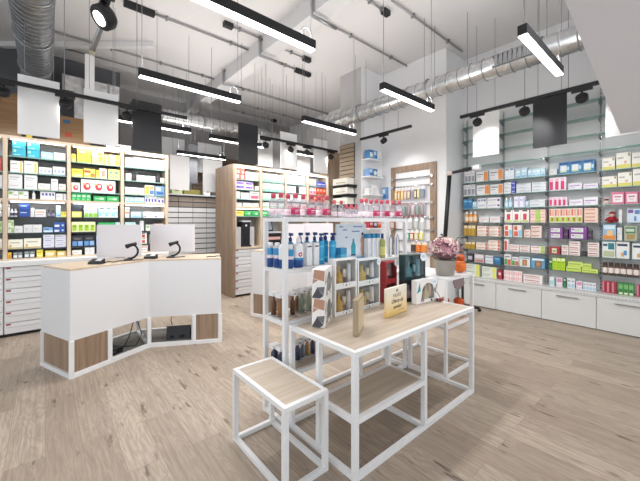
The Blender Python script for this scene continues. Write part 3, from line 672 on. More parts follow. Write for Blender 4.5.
# style: phrase, body colour, printed areas (x0, z0, x1, z1, colour) as fractions of the front
ST = {
 'wo': ('white carton with orange end', W, TX + [(.66, .06, .98, .94, '#e08a3c')]),
 'wg': ('slim white and grey carton', W, [(.1, .1, .9, .62, '#8e8f98'), (.1, .75, .9, .85, '#b5b5bb')]),
 'bl': ('deep blue carton', '#2f78ad', [(.1, .7, .9, .85, '#7fb7da'), (.15, .15, .85, .3, '#1d5a8e')]),
 'lb': ('pale blue carton', '#bcdcec', [(.12, .62, .88, .78, '#f2f7fa'), (.12, .1, .88, .22, '#6fa9cc')]),
 'wbs': ('white carton with blue specks', W, [(.1, .7, .3, .9, '#6d8fb5'), (.4, .72, .6, .9, '#6d8fb5'), (.7, .7, .9, .9, '#55799f'), ln(.1, .8, .25, .1, '#9db4cc')]),
 'wbd': ('white carton with violet dot', W, [ln(.08, .7, .5, .12, '#8f8fb0'), (.78, .3, .94, .7, '#54418f')]),
 'ow': ('orange and white carton', W, [(.08, .05, .92, .68, '#e6923a'), (.25, .72, .75, .85, '#f0c9a0')]),
 'wp': ('low white carton, pink print', W, [ln(.1, .85, .5, .16, '#e3a9ad'), ln(.1, .5, .22, .1, '#d9b9bb')]),
 'au': ('slim gold carton', '#c39a35', [(.1, .72, .9, .95, '#efe6c9'), (.6, .05, .9, .7, '#a97f22')]),
 'wor': ('cream carton with orange print', '#efe7dc', [ln(.06, .72, .52, .16, '#cf7a4a'), ln(.06, .5, .22, .1, '#a98b75'), (.82, .1, .98, .9, '#c8533f')]),
 'pg': ('grey and pink carton', '#bdb3b8', [(.1, .55, .9, .9, '#e9dfe3'), (.1, .12, .9, .32, '#c66b5c')]),
 'dk': ('dark carton with pale label', '#35343c', [(.15, .3, .85, .75, '#c9c9d3')]),
 'yg': ('pale green carton, yellow end', '#dfe5d6', [ln(.08, .62, .6, .1, '#98a596'), ln(.08, .5, .3, .08, '#98a596'), (.76, .04, .98, .96, '#e2dd5a')]),
 'rd': ('dark red carton', '#a52838', [(.2, .45, .8, .75, '#e9c9c9')]),
 'wt': ('slender pale tube', '#e6ebf0', [(.15, .1, .85, .28, '#cfdbe6'), (.15, .8, .85, .96, '#7787a0')]),
 'wbb': ('white carton with blue line', W, [(.04, .36, .96, .5, '#9cc3da'), ln(.08, .6, .66, .12, '#7d93ac')]),
 'bc': ('violet blue carton', '#4a55b5', [(.05, .4, .95, .56, '#cfd2ee'), (.3, .66, .8, .9, '#2e3790')]),
 'li': ('lilac white carton', '#e6e4f2', [(.7, .1, .9, .9, '#b4b0dd'), ln(.1, .55, .6, .12, '#a8a5c9')]),
 'rw': ('white pack with red figure', '#f2ecea', [(.28, .22, .72, .7, '#c83a44'), (.1, .05, .9, .18, '#b9cf70'), (.2, .88, .8, .99, '#3b2a2a')]),
 'pgn': ('pink carton, green middle', '#eecfc8', [(.34, .06, .7, .94, '#9ecb4e'), ln(.05, .3, .45, .2, '#d37f78'), ln(.74, .95, .45, .2, '#d37f78')]),
 'rb': ('red, white and blue carton', '#f0e9e4', [(.08, .08, .55, .5, '#d5553c'), (.12, .58, .5, .92, '#d5553c'), (.62, .05, .97, .6, '#8cc4dd')]),
 'pr': ('pale pink carton, red print', '#ead9d0', [ln(.06, .8, .5, .18, '#b9614e'), ln(.06, .5, .2, .12, '#c9998a')]),
 'tr': ('tall white and red carton', W, [(.1, .08, .62, .86, '#cf4436'), (.68, .1, .9, .8, '#e9d0cc')]),
 'prd': ('white carton, dark red print', '#efe9e6', [ln(.06, .85, .55, .18, '#9c4a4a'), ln(.1, .9, .12, .2, '#d7a49c')]),
 'wgn': ('white carton, green end', '#efe6df', [ln(.05, .6, .5, .18, '#b86d58'), (.72, .06, .98, .94, '#a5cc45')]),
 'wgr': ('white carton, green and red', W, [(.05, .05, .45, .6, '#4f9a4a'), (.5, .05, .95, .55, '#d5603a'), ln(.1, .8, .72, .14, '#8c8c94')]),
 'ci': ('white carton with brown disc', '#dfe8ec', [(.28, .12, .72, .72, '#a4673a'), (.36, .2, .64, .62, '#c88a52'), ln(.08, .9, .82, .1, '#6f7f8c')]),
 'cb': ('blue carton with brown disc', '#5f9fc4', [(.28, .08, .78, .72, '#84573a'), (.38, .2, .68, .6, '#b4845a'), (.06, .76, .94, .95, '#e4eef2')]),
 'pk': ('pink patterned white carton', '#f2e3e1', [(.06, .12, .22, .82, '#e2a3a6'), (.3, .12, .46, .82, '#e8b5b6'), (.54, .12, .7, .82, '#e2a3a6'), (.78, .12, .94, .82, '#e8b5b6')]),
 'bw': ('blue and white pack', '#3f86c0', [(.14, .14, .72, .72, '#e9f2f2'), (.1, .8, .9, .95, '#1f4f8a'), (.76, .3, .94, .6, '#bfe0ee'), (.14, .14, .72, .26, '#cfe0a0')]),
 'bk': ('plain white carton', W, [ln(.15, .55, .5, .08, '#b5b5b8'), ln(.15, .4, .3, .06, '#c5c5c8')]),
 'mg': ('magenta and white carton', '#f4e6ee', [(.06, .06, .66, .72, '#d62a6c'), (.06, .78, .66, .9, '#e9a5c2')]),
 'wl': ('white carton with lilac print', '#f0eef4', [ln(.08, .85, .5, .15, '#b790c9'), ln(.08, .5, .22, .1, '#cbb7d6')]),
 'mx': ('red, cream and green pack', '#efe2d2', [(.08, .5, .4, .95, '#cf6a5a'), (.5, .5, .9, .95, '#e0a38f'), (.06, .06, .94, .4, '#a9cf3f'), (.4, .12, .7, .36, '#b04a30')]),
 'pe': ('peach carton', '#efcfbf', [ln(.06, .8, .45, .25, '#c9806a'), ln(.85, .95, .2, .5, '#e8e0d8')]),
 'vi': ('violet carton with white label', '#7b3a8c', [(.1, .14, .8, .86, '#e6ddea'), (.3, .3, .68, .7, '#bcd6b4'), ln(.14, .28, .5, .2, '#7b3a8c')]),
 'vd': ('dark plum carton', '#3a2340', [(.15, .4, .85, .6, '#6d4a78')]),
 'rg': ('red carton, green label', '#a82f33', [(.25, .15, .7, .8, '#d8dfbf'), (.35, .3, .6, .6, '#8cb05a')]),
 'bk2': ('small black carton', '#232226', [(.1, .4, .7, .6, '#55555a')]),
 'dg': ('dark green carton', '#1f6b3c', [(.15, .1, .85, .5, '#2f8d4c'), (.15, .75, .85, .95, '#d8e8d0')]),
 'lm': ('lime green carton', '#b9dc2c', [(.1, .78, .9, .97, '#eef2d8'), (.2, .12, .8, .55, '#a3cb14'), ln(.2, .8, .6, .1, '#6f9a20')]),
 'll': ('low lime carton', '#d4e57c', [ln(.06, .9, .45, .22, '#8db030'), (.02, .02, .98, .25, '#b9d53a')]),
 'wte': ('white and teal carton', W, [(.1, .1, .7, .6, '#a8cfcf'), (.82, .05, .97, .95, '#2f7f8a')]),
 'pw': ('white and pink carton', W, [(.1, .5, .9, .9, '#d888b4'), (.1, .1, .9, .3, '#e9c5d8')]),
 'sb': ('small white and blue carton', W, [(.1, .1, .9, .42, '#a9c8dd'), ln(.15, .8, .65, .14, '#8b98a8')]),
 'yw': ('white and yellow pack', '#f7f4ea', [(.02, .02, .98, .26, '#e4dc6a'), (.55, .3, .72, .48, '#e3b5a0'), ln(.1, .5, .62, .1, '#b9b9a8'), (.82, .75, .96, .96, '#a59c62')]),
 'pf': ('pink-framed white pack', '#e07496', [(.12, .16, .88, .82, '#f8eef0'), ln(.25, .75, .56, .12, '#c06a8a'), ln(.3, .65, .36, .08, '#d8a5b5')]),
 'bp': ('pale blue diaper pack', '#d5e4f2', [(.06, .7, .45, .95, '#7a4f9c'), (.55, .62, .92, .9, '#5a7fb8'), (.5, .12, .68, .46, '#5f8fc8')]),
 'fb': ('blue and orange food box', '#8cbcdd', [(.04, .04, .96, .34, '#dd8a35'), (.3, .28, .78, .62, '#edc48a'), (.08, .7, .92, .94, '#d8e8f2')]),
 'fg': ('green food box', '#b5b89a', [(.1, .5, .9, .92, '#4f7f5a'), (.2, .1, .85, .44, '#a88f5a'), (.14, .62, .8, .8, '#c8d8c0')]),
 'tc': ('white pack, teal disc', '#e6ebe8', [(.45, .52, .92, .92, '#1f7a86'), (.06, .72, .4, .86, '#24506a'), (.08, .06, .92, .42, '#b9c49a')]),
 'tb': ('white pack, blue figure', '#eceeec', [(.08, .74, .86, .88, '#2f3f5a'), (.36, .12, .62, .36, '#d5a86a'), (.56, .2, .82, .48, '#4f8fc8')]),
 'rt': ('red slanted-print carton', '#b03a4a', [(.1, .1, .4, .95, '#d98a94'), (.6, .1, .9, .95, '#8a2234')]),
 'gn': ('green carton', '#3c8a45', [(.12, .5, .88, .85, '#79b56a'), (.15, .04, .85, .2, '#e8e6c0'), (.3, .25, .7, .45, '#2c6a34')]),
 # wall cabinet
 'cy': ('turquoise carton', '#22a9c6', [(.08, .55, .28, .88, '#9fe0b8'), ln(.1, .6, .18, .1, '#a9e2ee'), (.02, .02, .98, .06, '#1a86a0')]),
 'lbp': ('pale blue low carton', '#a9d2e9', [ln(.1, .4, .4, .2, '#d8ecf6'), ln(.5, .95, .2, .3, '#c3e0f0')]),
 'wyb': ('white carton, yellow band', '#efeeea', [(.74, .04, .92, .96, '#edc45c'), ln(.08, .55, .68, .1, '#a8a8ac'), ln(.08, .6, .3, .07, '#c0c0c4')]),
 'wdot': ('white carton with blue dots', W, [(.12, .3, .28, .62, '#9db8d6'), (.42, .3, .58, .62, '#9db8d6'), (.72, .3, .88, .62, '#86a6cc'), (.02, .02, .98, .1, '#8fb2cc')]),
 'wtx': ('tall white carton, grey text', W, [ln(.1, .8, .76, .06, '#9b9ba0'), ln(.1, .65, .62, .05, '#b5b5ba'), ln(.1, .7, .2, .04, '#b5b5ba')]),
 'wgc': ('white carton, green leaf print', '#eceeea', [(.05, .5, .4, .85, '#8cc05a'), ln(.5, .9, .4, .1, '#a8a8ac'), (.44, .6, .52, .8, '#c8a0b8')]),
 'wbx': ('white carton, navy squares', W, [(.1, .5, .24, .8, '#3a4a9a'), (.34, .5, .48, .8, '#3a4a9a'), (.58, .5, .72, .8, '#3a4a9a'), (.8, .5, .92, .8, '#3a4a9a')]),
 'nv': ('navy blue carton', '#24479b', [ln(.12, .7, .6, .14, '#b5c5e8'), (.02, .02, .98, .1, '#1a3372')]),
 'nw': ('navy and white carton', '#2b4f9f', [(.08, .08, .5, .5, '#e4eaf4'), (.72, .2, .92, .6, '#a9c8ec')]),
 'vw': ('low blue and white carton', '#7fb0dc', [(.05, .1, .95, .38, '#e2edf6'), ln(.1, .6, .6, .2, '#33508f')]),
 'wor2': ('white carton, orange streak', W, [ln(.1, .9, .6, .16, '#e3a17c'), ln(.1, .8, .25, .1, '#c0a8a0')]),
 'gw': ('white carton, green stripes', '#e3ebda', [(.6, .1, .95, .7, '#97c06a'), ln(.06, .5, .6, .12, '#7f9078'), (.02, .78, .98, .92, '#b9d694')]),
 'cr': ('cream carton, green foot', '#f0eddc', [(.04, .04, .96, .16, '#c9b06a'), ln(.15, .8, .62, .1, '#b5b09a'), (.1, .2, .22, .45, '#d9a944')]),
 'ww': ('white carton, lilac side', '#e6e6f0', [(.02, .02, .98, .18, '#c5c5da'), ln(.1, .7, .55, .14, '#8a8fb8')]),
 'yo': ('yellow carton, orange print', '#efc640', [(.15, .3, .85, .62, '#e0903a'), (.2, .12, .8, .24, '#7a6a2a')]),
 'gk': ('grey carton, white label', '#6d7076', [(.12, .12, .88, .52, '#e4e6ea'), (.2, .66, .8, .82, '#a8b0a0')]),
 'ye': ('yellow carton', '#eedc4c', [ln(.12, .7, .6, .14, '#c8962c'), (.1, .12, .9, .3, '#f6eeb0')]),
 'yt': ('low yellow and cream carton', '#ecd264', [(.1, .2, .9, .7, '#f3ead0'), (.8, .1, .96, .9, '#e3a834')]),
 'yr': ('yellow carton, red fruit print', '#f2cf48', [(.08, .62, .7, .92, '#e08434'), (.5, .3, .9, .55, '#e8a33c'), (.02, .02, .98, .16, '#b9cf4a'), ln(.15, .6, .7, .12, '#f8e9c0')]),
 'yp': ('cream and yellow carton', '#f2dc8a', [(.1, .5, .5, .85, '#f6eeda'), (.6, .2, .9, .6, '#e8b53c'), (.5, .68, .9, .9, '#d9802f')]),
 'yrc': ('yellow carton, red corner', '#efd362', [(.05, .55, .6, .8, '#d9503a'), (.6, .08, .95, .5, '#c8733a'), ln(.1, .5, .3, .1, '#f4ecc8')]),
 'pkp': ('pink and cream carton', '#eedcc8', [(.3, .2, .75, .8, '#e08a78'), ln(.1, .9, .06, .1, '#d9b38a')]),
 'ygd': ('yellow carton, green lozenges', '#f0e47a', [(.1, .55, .36, .78, '#4fa09a'), (.56, .55, .84, .78, '#4fa09a'), (.1, .16, .36, .38, '#7cc0a0'), (.56, .16, .84, .38, '#7cc0a0')]),
 'rs': ('white carton, red swirl disc', '#f2f0ee', 'SWIRL'),
 'ga': ('green carton, pale arrow', '#2fa956', [(.12, .42, .55, .58, '#9fe0a8'), (.5, .32, .82, .72, '#b5e8ba'), (.02, .02, .98, .12, '#1f7a3c')]),
 'gs': ('bright green carton', '#35b05c', [(.15, .5, .85, .78, '#bfeac5'), (.15, .14, .6, .3, '#8cd69c')]),
 'dy': ('dark carton, lime foot', '#28303a', [(.0, .0, 1, .48, '#d8dc6a'), (.1, .1, .8, .36, '#ecec9a')]),
 'wlg': ('white carton, green foot', '#e3efe4', [(.08, .02, .92, .34, '#86c23c'), (.15, .42, .85, .62, '#a9d6d0'), (.1, .78, .9, .92, '#c8a0a8')]),
 'wv': ('white carton, blue waves', '#e4f1f6', [(.02, .84, .98, .98, '#cf5a48'), (.05, .1, .5, .42, '#8fcfe6'), (.4, .25, .95, .55, '#b0dded'), ln(.15, .85, .64, .1, '#4a6a78')]),
 'wob': ('white carton, orange belt', '#ece8e2', [(.05, .4, .95, .58, '#d98a58'), ln(.15, .8, .74, .12, '#a0a4a8')]),
 'lq': ('lime carton, white frame', '#eef0c0', [(.15, .12, .85, .72, '#a3cc22'), (.2, .45, .8, .68, '#79ab1a')]),
 'dn': ('black carton, blue print', '#1d2330', [(.06, .06, .46, .48, '#5f93cf'), (.54, .06, .94, .48, '#86aede'), (.2, .62, .8, .8, '#5f5a58')]),
 'bw2': ('white carton, blue foot', '#f0f2f2', [(.02, .02, .98, .14, '#9cccd8'), (.4, .3, .56, .44, '#7fb0c8')]),
 'bs': ('black price stand', '#1f1f22', [(.15, .3, .85, .8, '#34343a')]),
 'wlc': ('low white carton', '#f0eee8', [(.02, .02, .98, .2, '#d8c8a8'), ln(.1, .6, .55, .12, '#b8b8bb')]),
 'yb': ('white carton, yellow fruit', '#f0e6c8', [(.05, .1, .45, .9, '#ecc84c'), (.5, .1, .95, .5, '#4f7fc0'), (.55, .6, .9, .9, '#e0a070')]),
 'bb': ('blue patterned carton', '#6f9fd0', [(.1, .5, .6, .85, '#d8e6f4'), (.2, .12, .9, .4, '#3a66a8')]),
 'lt': ('pale turquoise carton', '#c5e6ea', [(.05, .06, .95, .3, '#7fc3cc'), (.3, .45, .5, .7, '#a8d49a')]),
 'wv2': ('white carton, violet squares', '#efeff4', [(.1, .15, .4, .6, '#4d3fa0'), (.6, .15, .9, .6, '#5c4fb0'), ln(.1, .8, .74, .1, '#9a98b0')]),
 'wsw': ('white carton, thin swoosh', '#eef0f2', [ln(.3, .85, .62, .06, '#5c6070'), (.08, .14, .24, .36, '#4f63a8')]),
 # tall cabinet
 're': ('red and cream carton', '#b8463c', [(.2, .1, .75, .4, '#ecd9c8'), (.4, .55, .85, .8, '#e0a498')]),
 'ce': ('cream carton', '#efe6d2', [ln(.2, .8, .5, .1, '#c8b896'), (.02, .02, .98, .1, '#d9c9a4')]),
 'vp': ('violet striped carton', '#e6e0f2', [(.1, .3, .9, .78, '#6d45b0'), (.5, .5, .98, .9, '#9a7fd0')]),
 'ge': ('white carton, green base', '#eef0ea', [(.02, .02, .98, .3, '#8fc4ae'), ln(.2, .8, .6, .1, '#b8c8bc')]),
 'gr': ('grey-beige carton', '#a89f96', [(.15, .2, .85, .7, '#c8c2ba')]),
 'or': ('orange red carton', '#d8563a', [(.2, .5, .8, .8, '#ecb09a'), (.1, .1, .6, .3, '#a8342a')]),
 'wpn': ('white and rose carton', '#f0e2e2', [(.1, .1, .9, .5, '#d06478'), ln(.2, .8, .7, .1, '#a88890')]),
}
_CM = {}
def carton_mesh(sty, w, d, h):
    key = (sty, round(w, 3), round(d, 3), round(h, 3))
    if key in _CM: return _CM[key]
    ph, base, dec = ST[sty]; m = MB(); bm_ = c_(base)
    m.box(0, 0, 0, w, d, h, bm_)
    m.box(w * .03, d * .04, h, w * .97, d * .96, h + .0012, bm_)                      # tucked lid flap
    if dec == 'SWIRL':
        pts = [(w * .5 + w * .33 * math.cos(a), h * .45 + h * .3 * math.sin(a)) for a in [k * PI / 7 for k in range(14)]]
        m.vprism(pts, -.0012, 0, c_('#c8323a')); m.vprism([(w * .56 + w * .14 * math.cos(a), h * .5 + h * .13 * math.sin(a)) for a in [k * PI / 5 for k in range(10)]], -.002, -.0012, c_('#f0d8d0'))
        m.box(w * .1, -.0016, h * .58, w * .42, 0, h * .72, c_('#d8a86a'))
    else:
        for i, (x0, z0, x1, z1, c) in enumerate(dec): m.box(x0 * w, -.0010 - i * .0001, z0 * h, x1 * w, 0, z1 * h, c_(c))
    me = m.mesh('carton'); _CM[key] = me; return me
BOT = {   # phrase, name, category, body, cap, label colour, profile kind
 'ob': ('orange bottle', 'bottle', '#e89a45', '#f2ede6', '#f2dcc0'), 'pb': ('pale blue bottle', 'bottle', '#a9d3e6', '#e9f1f5', '#d8eaf2'),
 'jr': ('brown jar with white label', 'jar', '#5d3a2c', '#3c2a26', '#efe3da'), 'wb': ('white bottle with dark label', 'bottle', '#ececee', '#c9c9d0', '#4a4760'),
 'wbt': ('small white bottle', 'bottle', '#f0f0f0', '#e4e4e4', '#d9dfe6'), 'db': ('small dark bottle', 'bottle', '#3a3440', '#222226', '#8a8598'),
 'bt': ('white and blue tube', 'tube', '#e9f0f4', '#8fb6cf', '#a9cbe0'), 'wtu': ('white tube', 'tube', '#efefef', '#d8d8d8', '#c8cfe0'),
}
_BM = {}
def bottle_mesh(k, w, h):
    key = (k, round(w, 3), round(h, 3))
    if key in _BM: return _BM[key]
    ph, kind, b, c, l = BOT[k]; r = w / 2; m = MB(); B_, C__, L_ = c_(b), c_(c), c_(l)
    if kind == 'jar': pr = [(r * .92, 0, B_), (r, h * .06, B_), (r, h * .16, L_), (r, h * .58, B_), (r, h * .66, B_), (r * .8, h * .74, B_), (r * .84, h * .76, C__), (r * .84, h * .98, C__), (r * .78, h, C__)]
    elif kind == 'tube': pr = [(r * .8, 0, C__), (r * .8, h * .2, C__), (r, h * .22, B_), (r, h * .4, L_), (r, h * .75, B_), (r * .9, h, B_)]
    else: pr = [(r * .9, 0, B_), (r, h * .03, B_), (r, h * .14, L_), (r, h * .52, B_), (r, h * .64, B_), (r * .5, h * .76, B_), (r * .5, h * .78, C__), (r * .5, h * .98, C__), (r * .42, h, C__)]
    m.lathe(pr, B_, n=12); me = m.mesh(kind); _BM[key] = me; return me
STACK = {2: ['lower', 'upper'], 3: ['bottom', 'middle', 'top'], 4: ['bottom', 'second-lowest', 'second-highest', 'top']}
def place_row(axis, pos, z, entries, where, group, dmax=.15, gap=1.0):
    col = 0
    for e in sorted(entries, key=lambda e: e[0]):
        u0, u1, px, n, k, s = e[:6]
        f = on_x if axis == 'x' else on_y
        (a, d0), (b, d1) = f(u0, pos), f(u1, pos)
        L = abs(b - a); h = min(px * (d0 + d1) / 2 / FPX, gap) / k; w = L / n; dep = min(dmax, max(.05, w * 1.1))
        for i in range(n):
            for j in range(k):
                sw = (STACK[k][j] + ' ') if k > 1 else ''
                if s in BOT: ph = BOT[s][0]; nm = BOT[s][1]
                else: ph = ST[s][0]; nm = 'price_stand' if s == 'bs' else ('product_box' if axis == 'x' else 'medicine_carton')
                lab = f'{sw}{ph} {ORD[col]} from left, {where}'
                jz = random.uniform(0, .012)
                if s in BOT:
                    ww = min(w * .94, h * .8)
                    if axis == 'x': loc = (pos + ww / 2 + .005, a - (i + .5) * w, z + j * h)
                    else: loc = (a + (i + .5) * w, pos + ww / 2 + .005, z + j * h)
                    o = link(bottle_mesh(s, ww, h), nm, None, loc, 0)
                else:
                    ww = w * .965
                    if axis == 'x': loc = (pos + jz, a - i * w - .017 * w, z + j * h); r = -PI / 2
                    else: loc = (a + i * w + .017 * w, pos + jz, z + j * h); r = 0
                    o = link(carton_mesh(s, ww, dep, h - (.0013 if s not in BOT else 0)), nm, None, loc, r)
                tag(o, lab, {'product_box': 'box', 'medicine_carton': 'box', 'price_stand': 'stand'}.get(nm, nm), group)
            col += 1
RS = ['on the ledge', 'lowest shelf', 'second shelf up', 'third shelf up', 'fourth shelf up', 'fifth shelf up', 'sixth shelf up', 'seventh shelf up']
RZ = [.506, .761, 1.001, 1.246, 1.491, 1.746, 1.986, 2.231]
RB = ['first glass bay', 'second glass bay', 'third glass bay', 'fourth glass bay']
RIGHT = {
 0: {7: [(464.5, 474.5, 11, 3, 1, 'wg'), (476, 488, 10, 1, 1, 'wo'), (489, 503, 11, 1, 1, 'wo')],
     6: [(463.5, 475, 11, 3, 1, 'wg'), (476.5, 489.5, 10, 1, 1, 'wo'), (490, 503, 10, 1, 1, 'wo')],
     5: [(463.5, 472, 9.5, 2, 1, 'bl'), (472.5, 476.5, 7, 1, 1, 'lb'), (477, 486.5, 10, 1, 1, 'wbs'), (487, 500.5, 10.5, 1, 2, 'wbd')],
     4: [(464, 476.5, 11, 3, 1, 'ob'), (479, 489, 6, 1, 1, 'wp'), (489.5, 500, 6, 1, 1, 'wp')],
     3: [(464, 475.5, 10.5, 3, 1, 'au'), (477, 488.5, 10, 1, 3, 'wor'), (489, 500.5, 10, 1, 3, 'wor')],
     2: [(464.5, 475, 7, 3, 1, 'au'), (476, 487.5, 7, 1, 2, 'wor'), (488, 500, 10, 1, 3, 'wor')],
     1: [(467, 473, 8, 1, 1, 'dk'), (474, 484, 8.5, 1, 1, 'pg'), (485, 493, 8, 2, 1, 'wbs'), (494, 500, 7, 1, 1, 'bl')],
     0: [(466, 479.5, 12, 1, 2, 'yg'), (481.5, 496.5, 11, 1, 2, 'yg'), (497.5, 501.5, 9, 1, 1, 'rd')]},
 1: {7: [(504.5, 514, 11, 2, 1, 'wt'), (515, 520.5, 9, 1, 1, 'lb'), (521, 527, 10, 1, 1, 'lb'), (527.5, 545, 8, 4, 1, 'lb')],
     6: [(503.8, 511, 11, 1, 3, 'wbb'), (511.2, 515, 12, 1, 3, 'bc'), (516, 531, 9, 1, 3, 'wbb'), (531.5, 546, 9.5, 1, 3, 'wbb')],
     5: [(503.8, 512, 10, 2, 1, 'pb'), (514, 525, 11, 2, 1, 'li'), (525.4, 528.5, 6, 1, 1, 'lb'), (529, 545, 7, 1, 2, 'wbb')],
     4: [(504.5, 529, 12.5, 3, 1, 'rw'), (530, 545.5, 13, 1, 4, 'pgn')],
     3: [(504, 512, 12, 1, 1, 'rb'), (513, 521.5, 12, 1, 1, 'rb'), (524, 530.5, 8, 1, 2, 'pr'), (531, 541.5, 12, 1, 3, 'pr')],
     2: [(504, 508.5, 12, 1, 1, 'tr'), (509, 519, 7, 1, 2, 'prd'), (519.4, 529.5, 7, 1, 2, 'prd'), (530.5, 545, 7, 1, 2, 'wgn')],
     1: [(504, 511, 11, 1, 1, 'wgr'), (511.5, 518.5, 9, 1, 1, 'wgr'), (519, 530, 10, 1, 1, 'ci'), (531, 545, 10, 1, 1, 'cb')],
     0: [(503.8, 522, 10, 2, 2, 'pk'), (523, 542.5, 8.5, 1, 2, 'prd')]},
 2: {7: [(549.5, 557, 6, 1, 1, 'bk'), (558.5, 594.5, 12, 3, 1, 'bw')],
     6: [(549.2, 566, 13, 3, 1, 'mg'), (568, 582, 6.5, 1, 1, 'wl'), (583, 598, 5, 1, 1, 'wl')],
     5: [(549.2, 567, 9, 4, 1, 'mg'), (569, 583, 6, 1, 1, 'wl'), (583.5, 598, 8, 1, 1, 'wl')],
     4: [(549.2, 582.5, 14, 6, 1, 'mx'), (584, 598, 14.5, 1, 4, 'pe')],
     3: [(549.2, 563, 11, 1, 2, 'vi'), (563.5, 568, 9, 1, 1, 'vd'), (569, 587, 12, 1, 2, 'vi'), (587.5, 592, 9, 1, 1, 'vd')],
     2: [(549.2, 560, 7.5, 1, 1, 'rg'), (561.5, 568.5, 9.5, 1, 2, 'prd'), (569, 580, 14, 1, 3, 'prd'), (581, 587, 4.5, 1, 1, 'bk2'), (587.5, 599, 14, 1, 3, 'prd')],
     1: [(549.2, 552, 9, 1, 1, 'dg'), (552.3, 565, 12, 3, 1, 'lm'), (566, 581, 5, 1, 1, 'll'), (581.5, 598, 4, 1, 1, 'll')],
     0: [(549.2, 555, 9, 1, 1, 'wte'), (556, 562.5, 9, 1, 1, 'pw'), (563.2, 566, 9, 1, 1, 'dg'), (567, 575, 10, 2, 1, 'sb'), (576, 582, 8, 1, 1, 'pw'), (582.5, 596, 8, 4, 1, 'sb')]},
 3: {7: [(602, 615, 12, 1, 1, 'yw'), (616, 631, 16, 1, 1, 'yw'), (631.5, 648, 15, 1, 1, 'yw')],
     6: [(601.8, 617, 11, 1, 1, 'yw'), (617.5, 632, 14, 1, 1, 'yw'), (632.5, 650, 17, 1, 1, 'yw')],
     5: [(611, 624.5, 12, 1, 1, 'pf'), (625, 638.5, 12, 1, 1, 'pf'), (639, 652, 12, 1, 1, 'pf')],
     4: [(618.5, 622, 13, 1, 1, 'bk'), (627, 641, 14, 1, 1, 'bp')],
     3: [(602.5, 616, 16, 1, 1, 'fb'), (617, 622, 13, 1, 1, 'bk'), (624, 637, 15, 1, 1, 'fg')],
     2: [(602, 615.5, 16, 1, 1, 'tc'), (616, 629.5, 17, 1, 1, 'tb'), (632, 646, 16, 1, 1, 'tb')],
     1: [(601.8, 646, 12.5, 7, 1, 'jr')],
     0: [(601.8, 616.5, 11.5, 3, 1, 'rt'), (618, 634, 12, 3, 1, 'gn'), (636.5, 646, 12, 2, 1, 'rt')]},
}
for b, rows in RIGHT.items():
    for r, en in rows.items(): place_row('x', 5.99, RZ[r], en, RS[r] + ', ' + RB[b], 'products on the right glass shelves', .11, (RZ + [2.53])[r + 1] - RZ[r] - .016)
def extra(sty, x, y, z, w, d, h, rot, label, group):
    tag(link(carton_mesh(sty, w, d, h), 'carton', None, (x, y, z), rot), label, 'box', group)
yy = on_x(588, 6.0)[0]; yt = on_x(572, 6.0)[0]
dz = 5 * 4.75 / FPX
extra('ll', 5.995, on_x(568, 6.0)[0], RZ[1] + dz, .17, .1, .07, -PI / 2, 'lime carton stacked upon the left low lime carton, third glass bay', 'products on the right glass shelves')
extra('ll', 5.995, on_x(582.5, 6.0)[0], RZ[1] + 4 * 4.68 / FPX, .1, .1, .07, -PI / 2, 'lime carton stacked upon the right low lime carton, third glass bay', 'products on the right glass shelves')
# two soft toys on the right shelves
def toy(x, y, z, s, body, head, label, name):
    t = thing(name, label, 'doll', (x, y, z), -PI / 2)
    B_, H_ = mat(body, .8), mat(head, .8)
    MB().ball((0, 0, .30 * s), .30 * s, B_, 12, 1.0).build('torso', t)
    h = MB().ball((0, -.03 * s, .72 * s), .22 * s, H_, 12).ball((-.08 * s, -.23 * s, .76 * s), .025 * s, BLACK, 6).ball((.08 * s, -.23 * s, .76 * s), .025 * s, BLACK, 6).build('head', t)
    MB().ball((0, .0, .83 * s), .235 * s, B_, 12, .75).ball((0, .02, 1.05 * s), .06 * s, H_, 8).build('hat', t)
    for sx in (-1, 1):
        MB().tube([(sx * .2 * s, -.05 * s, .45 * s), (sx * .38 * s, -.12 * s, .28 * s), (sx * .42 * s, -.16 * s, .2 * s)], [.09 * s, .08 * s, .09 * s], B_, 8).build('arm', t)
        MB().tube([(sx * .14 * s, -.1 * s, .12 * s), (sx * .2 * s, -.36 * s, .09 * s), (sx * .21 * s, -.44 * s, .1 * s)], [.11 * s, .1 * s, .1 * s], B_ if head != body else H_, 8).build('leg', t)
toy(6.11, on_x(611.5, 6.06)[0], RZ[4], .155, '#a9202e', '#e8c8b4', 'red doll sitting on the fourth shelf up of the fourth glass bay', 'soft_doll')
extra('bk', 6.145, on_x(606, 6.1)[0] + .02, RZ[4], .11, .02, .19, -PI / 2, 'white pack standing behind the red doll', 'products on the right glass shelves')
toy(6.07, on_x(606.5, 6.06)[0], RZ[5], .105, '#efe2d8', '#8a4a3a', 'small cream bear toy beside the pink-framed packs', 'soft_toy')

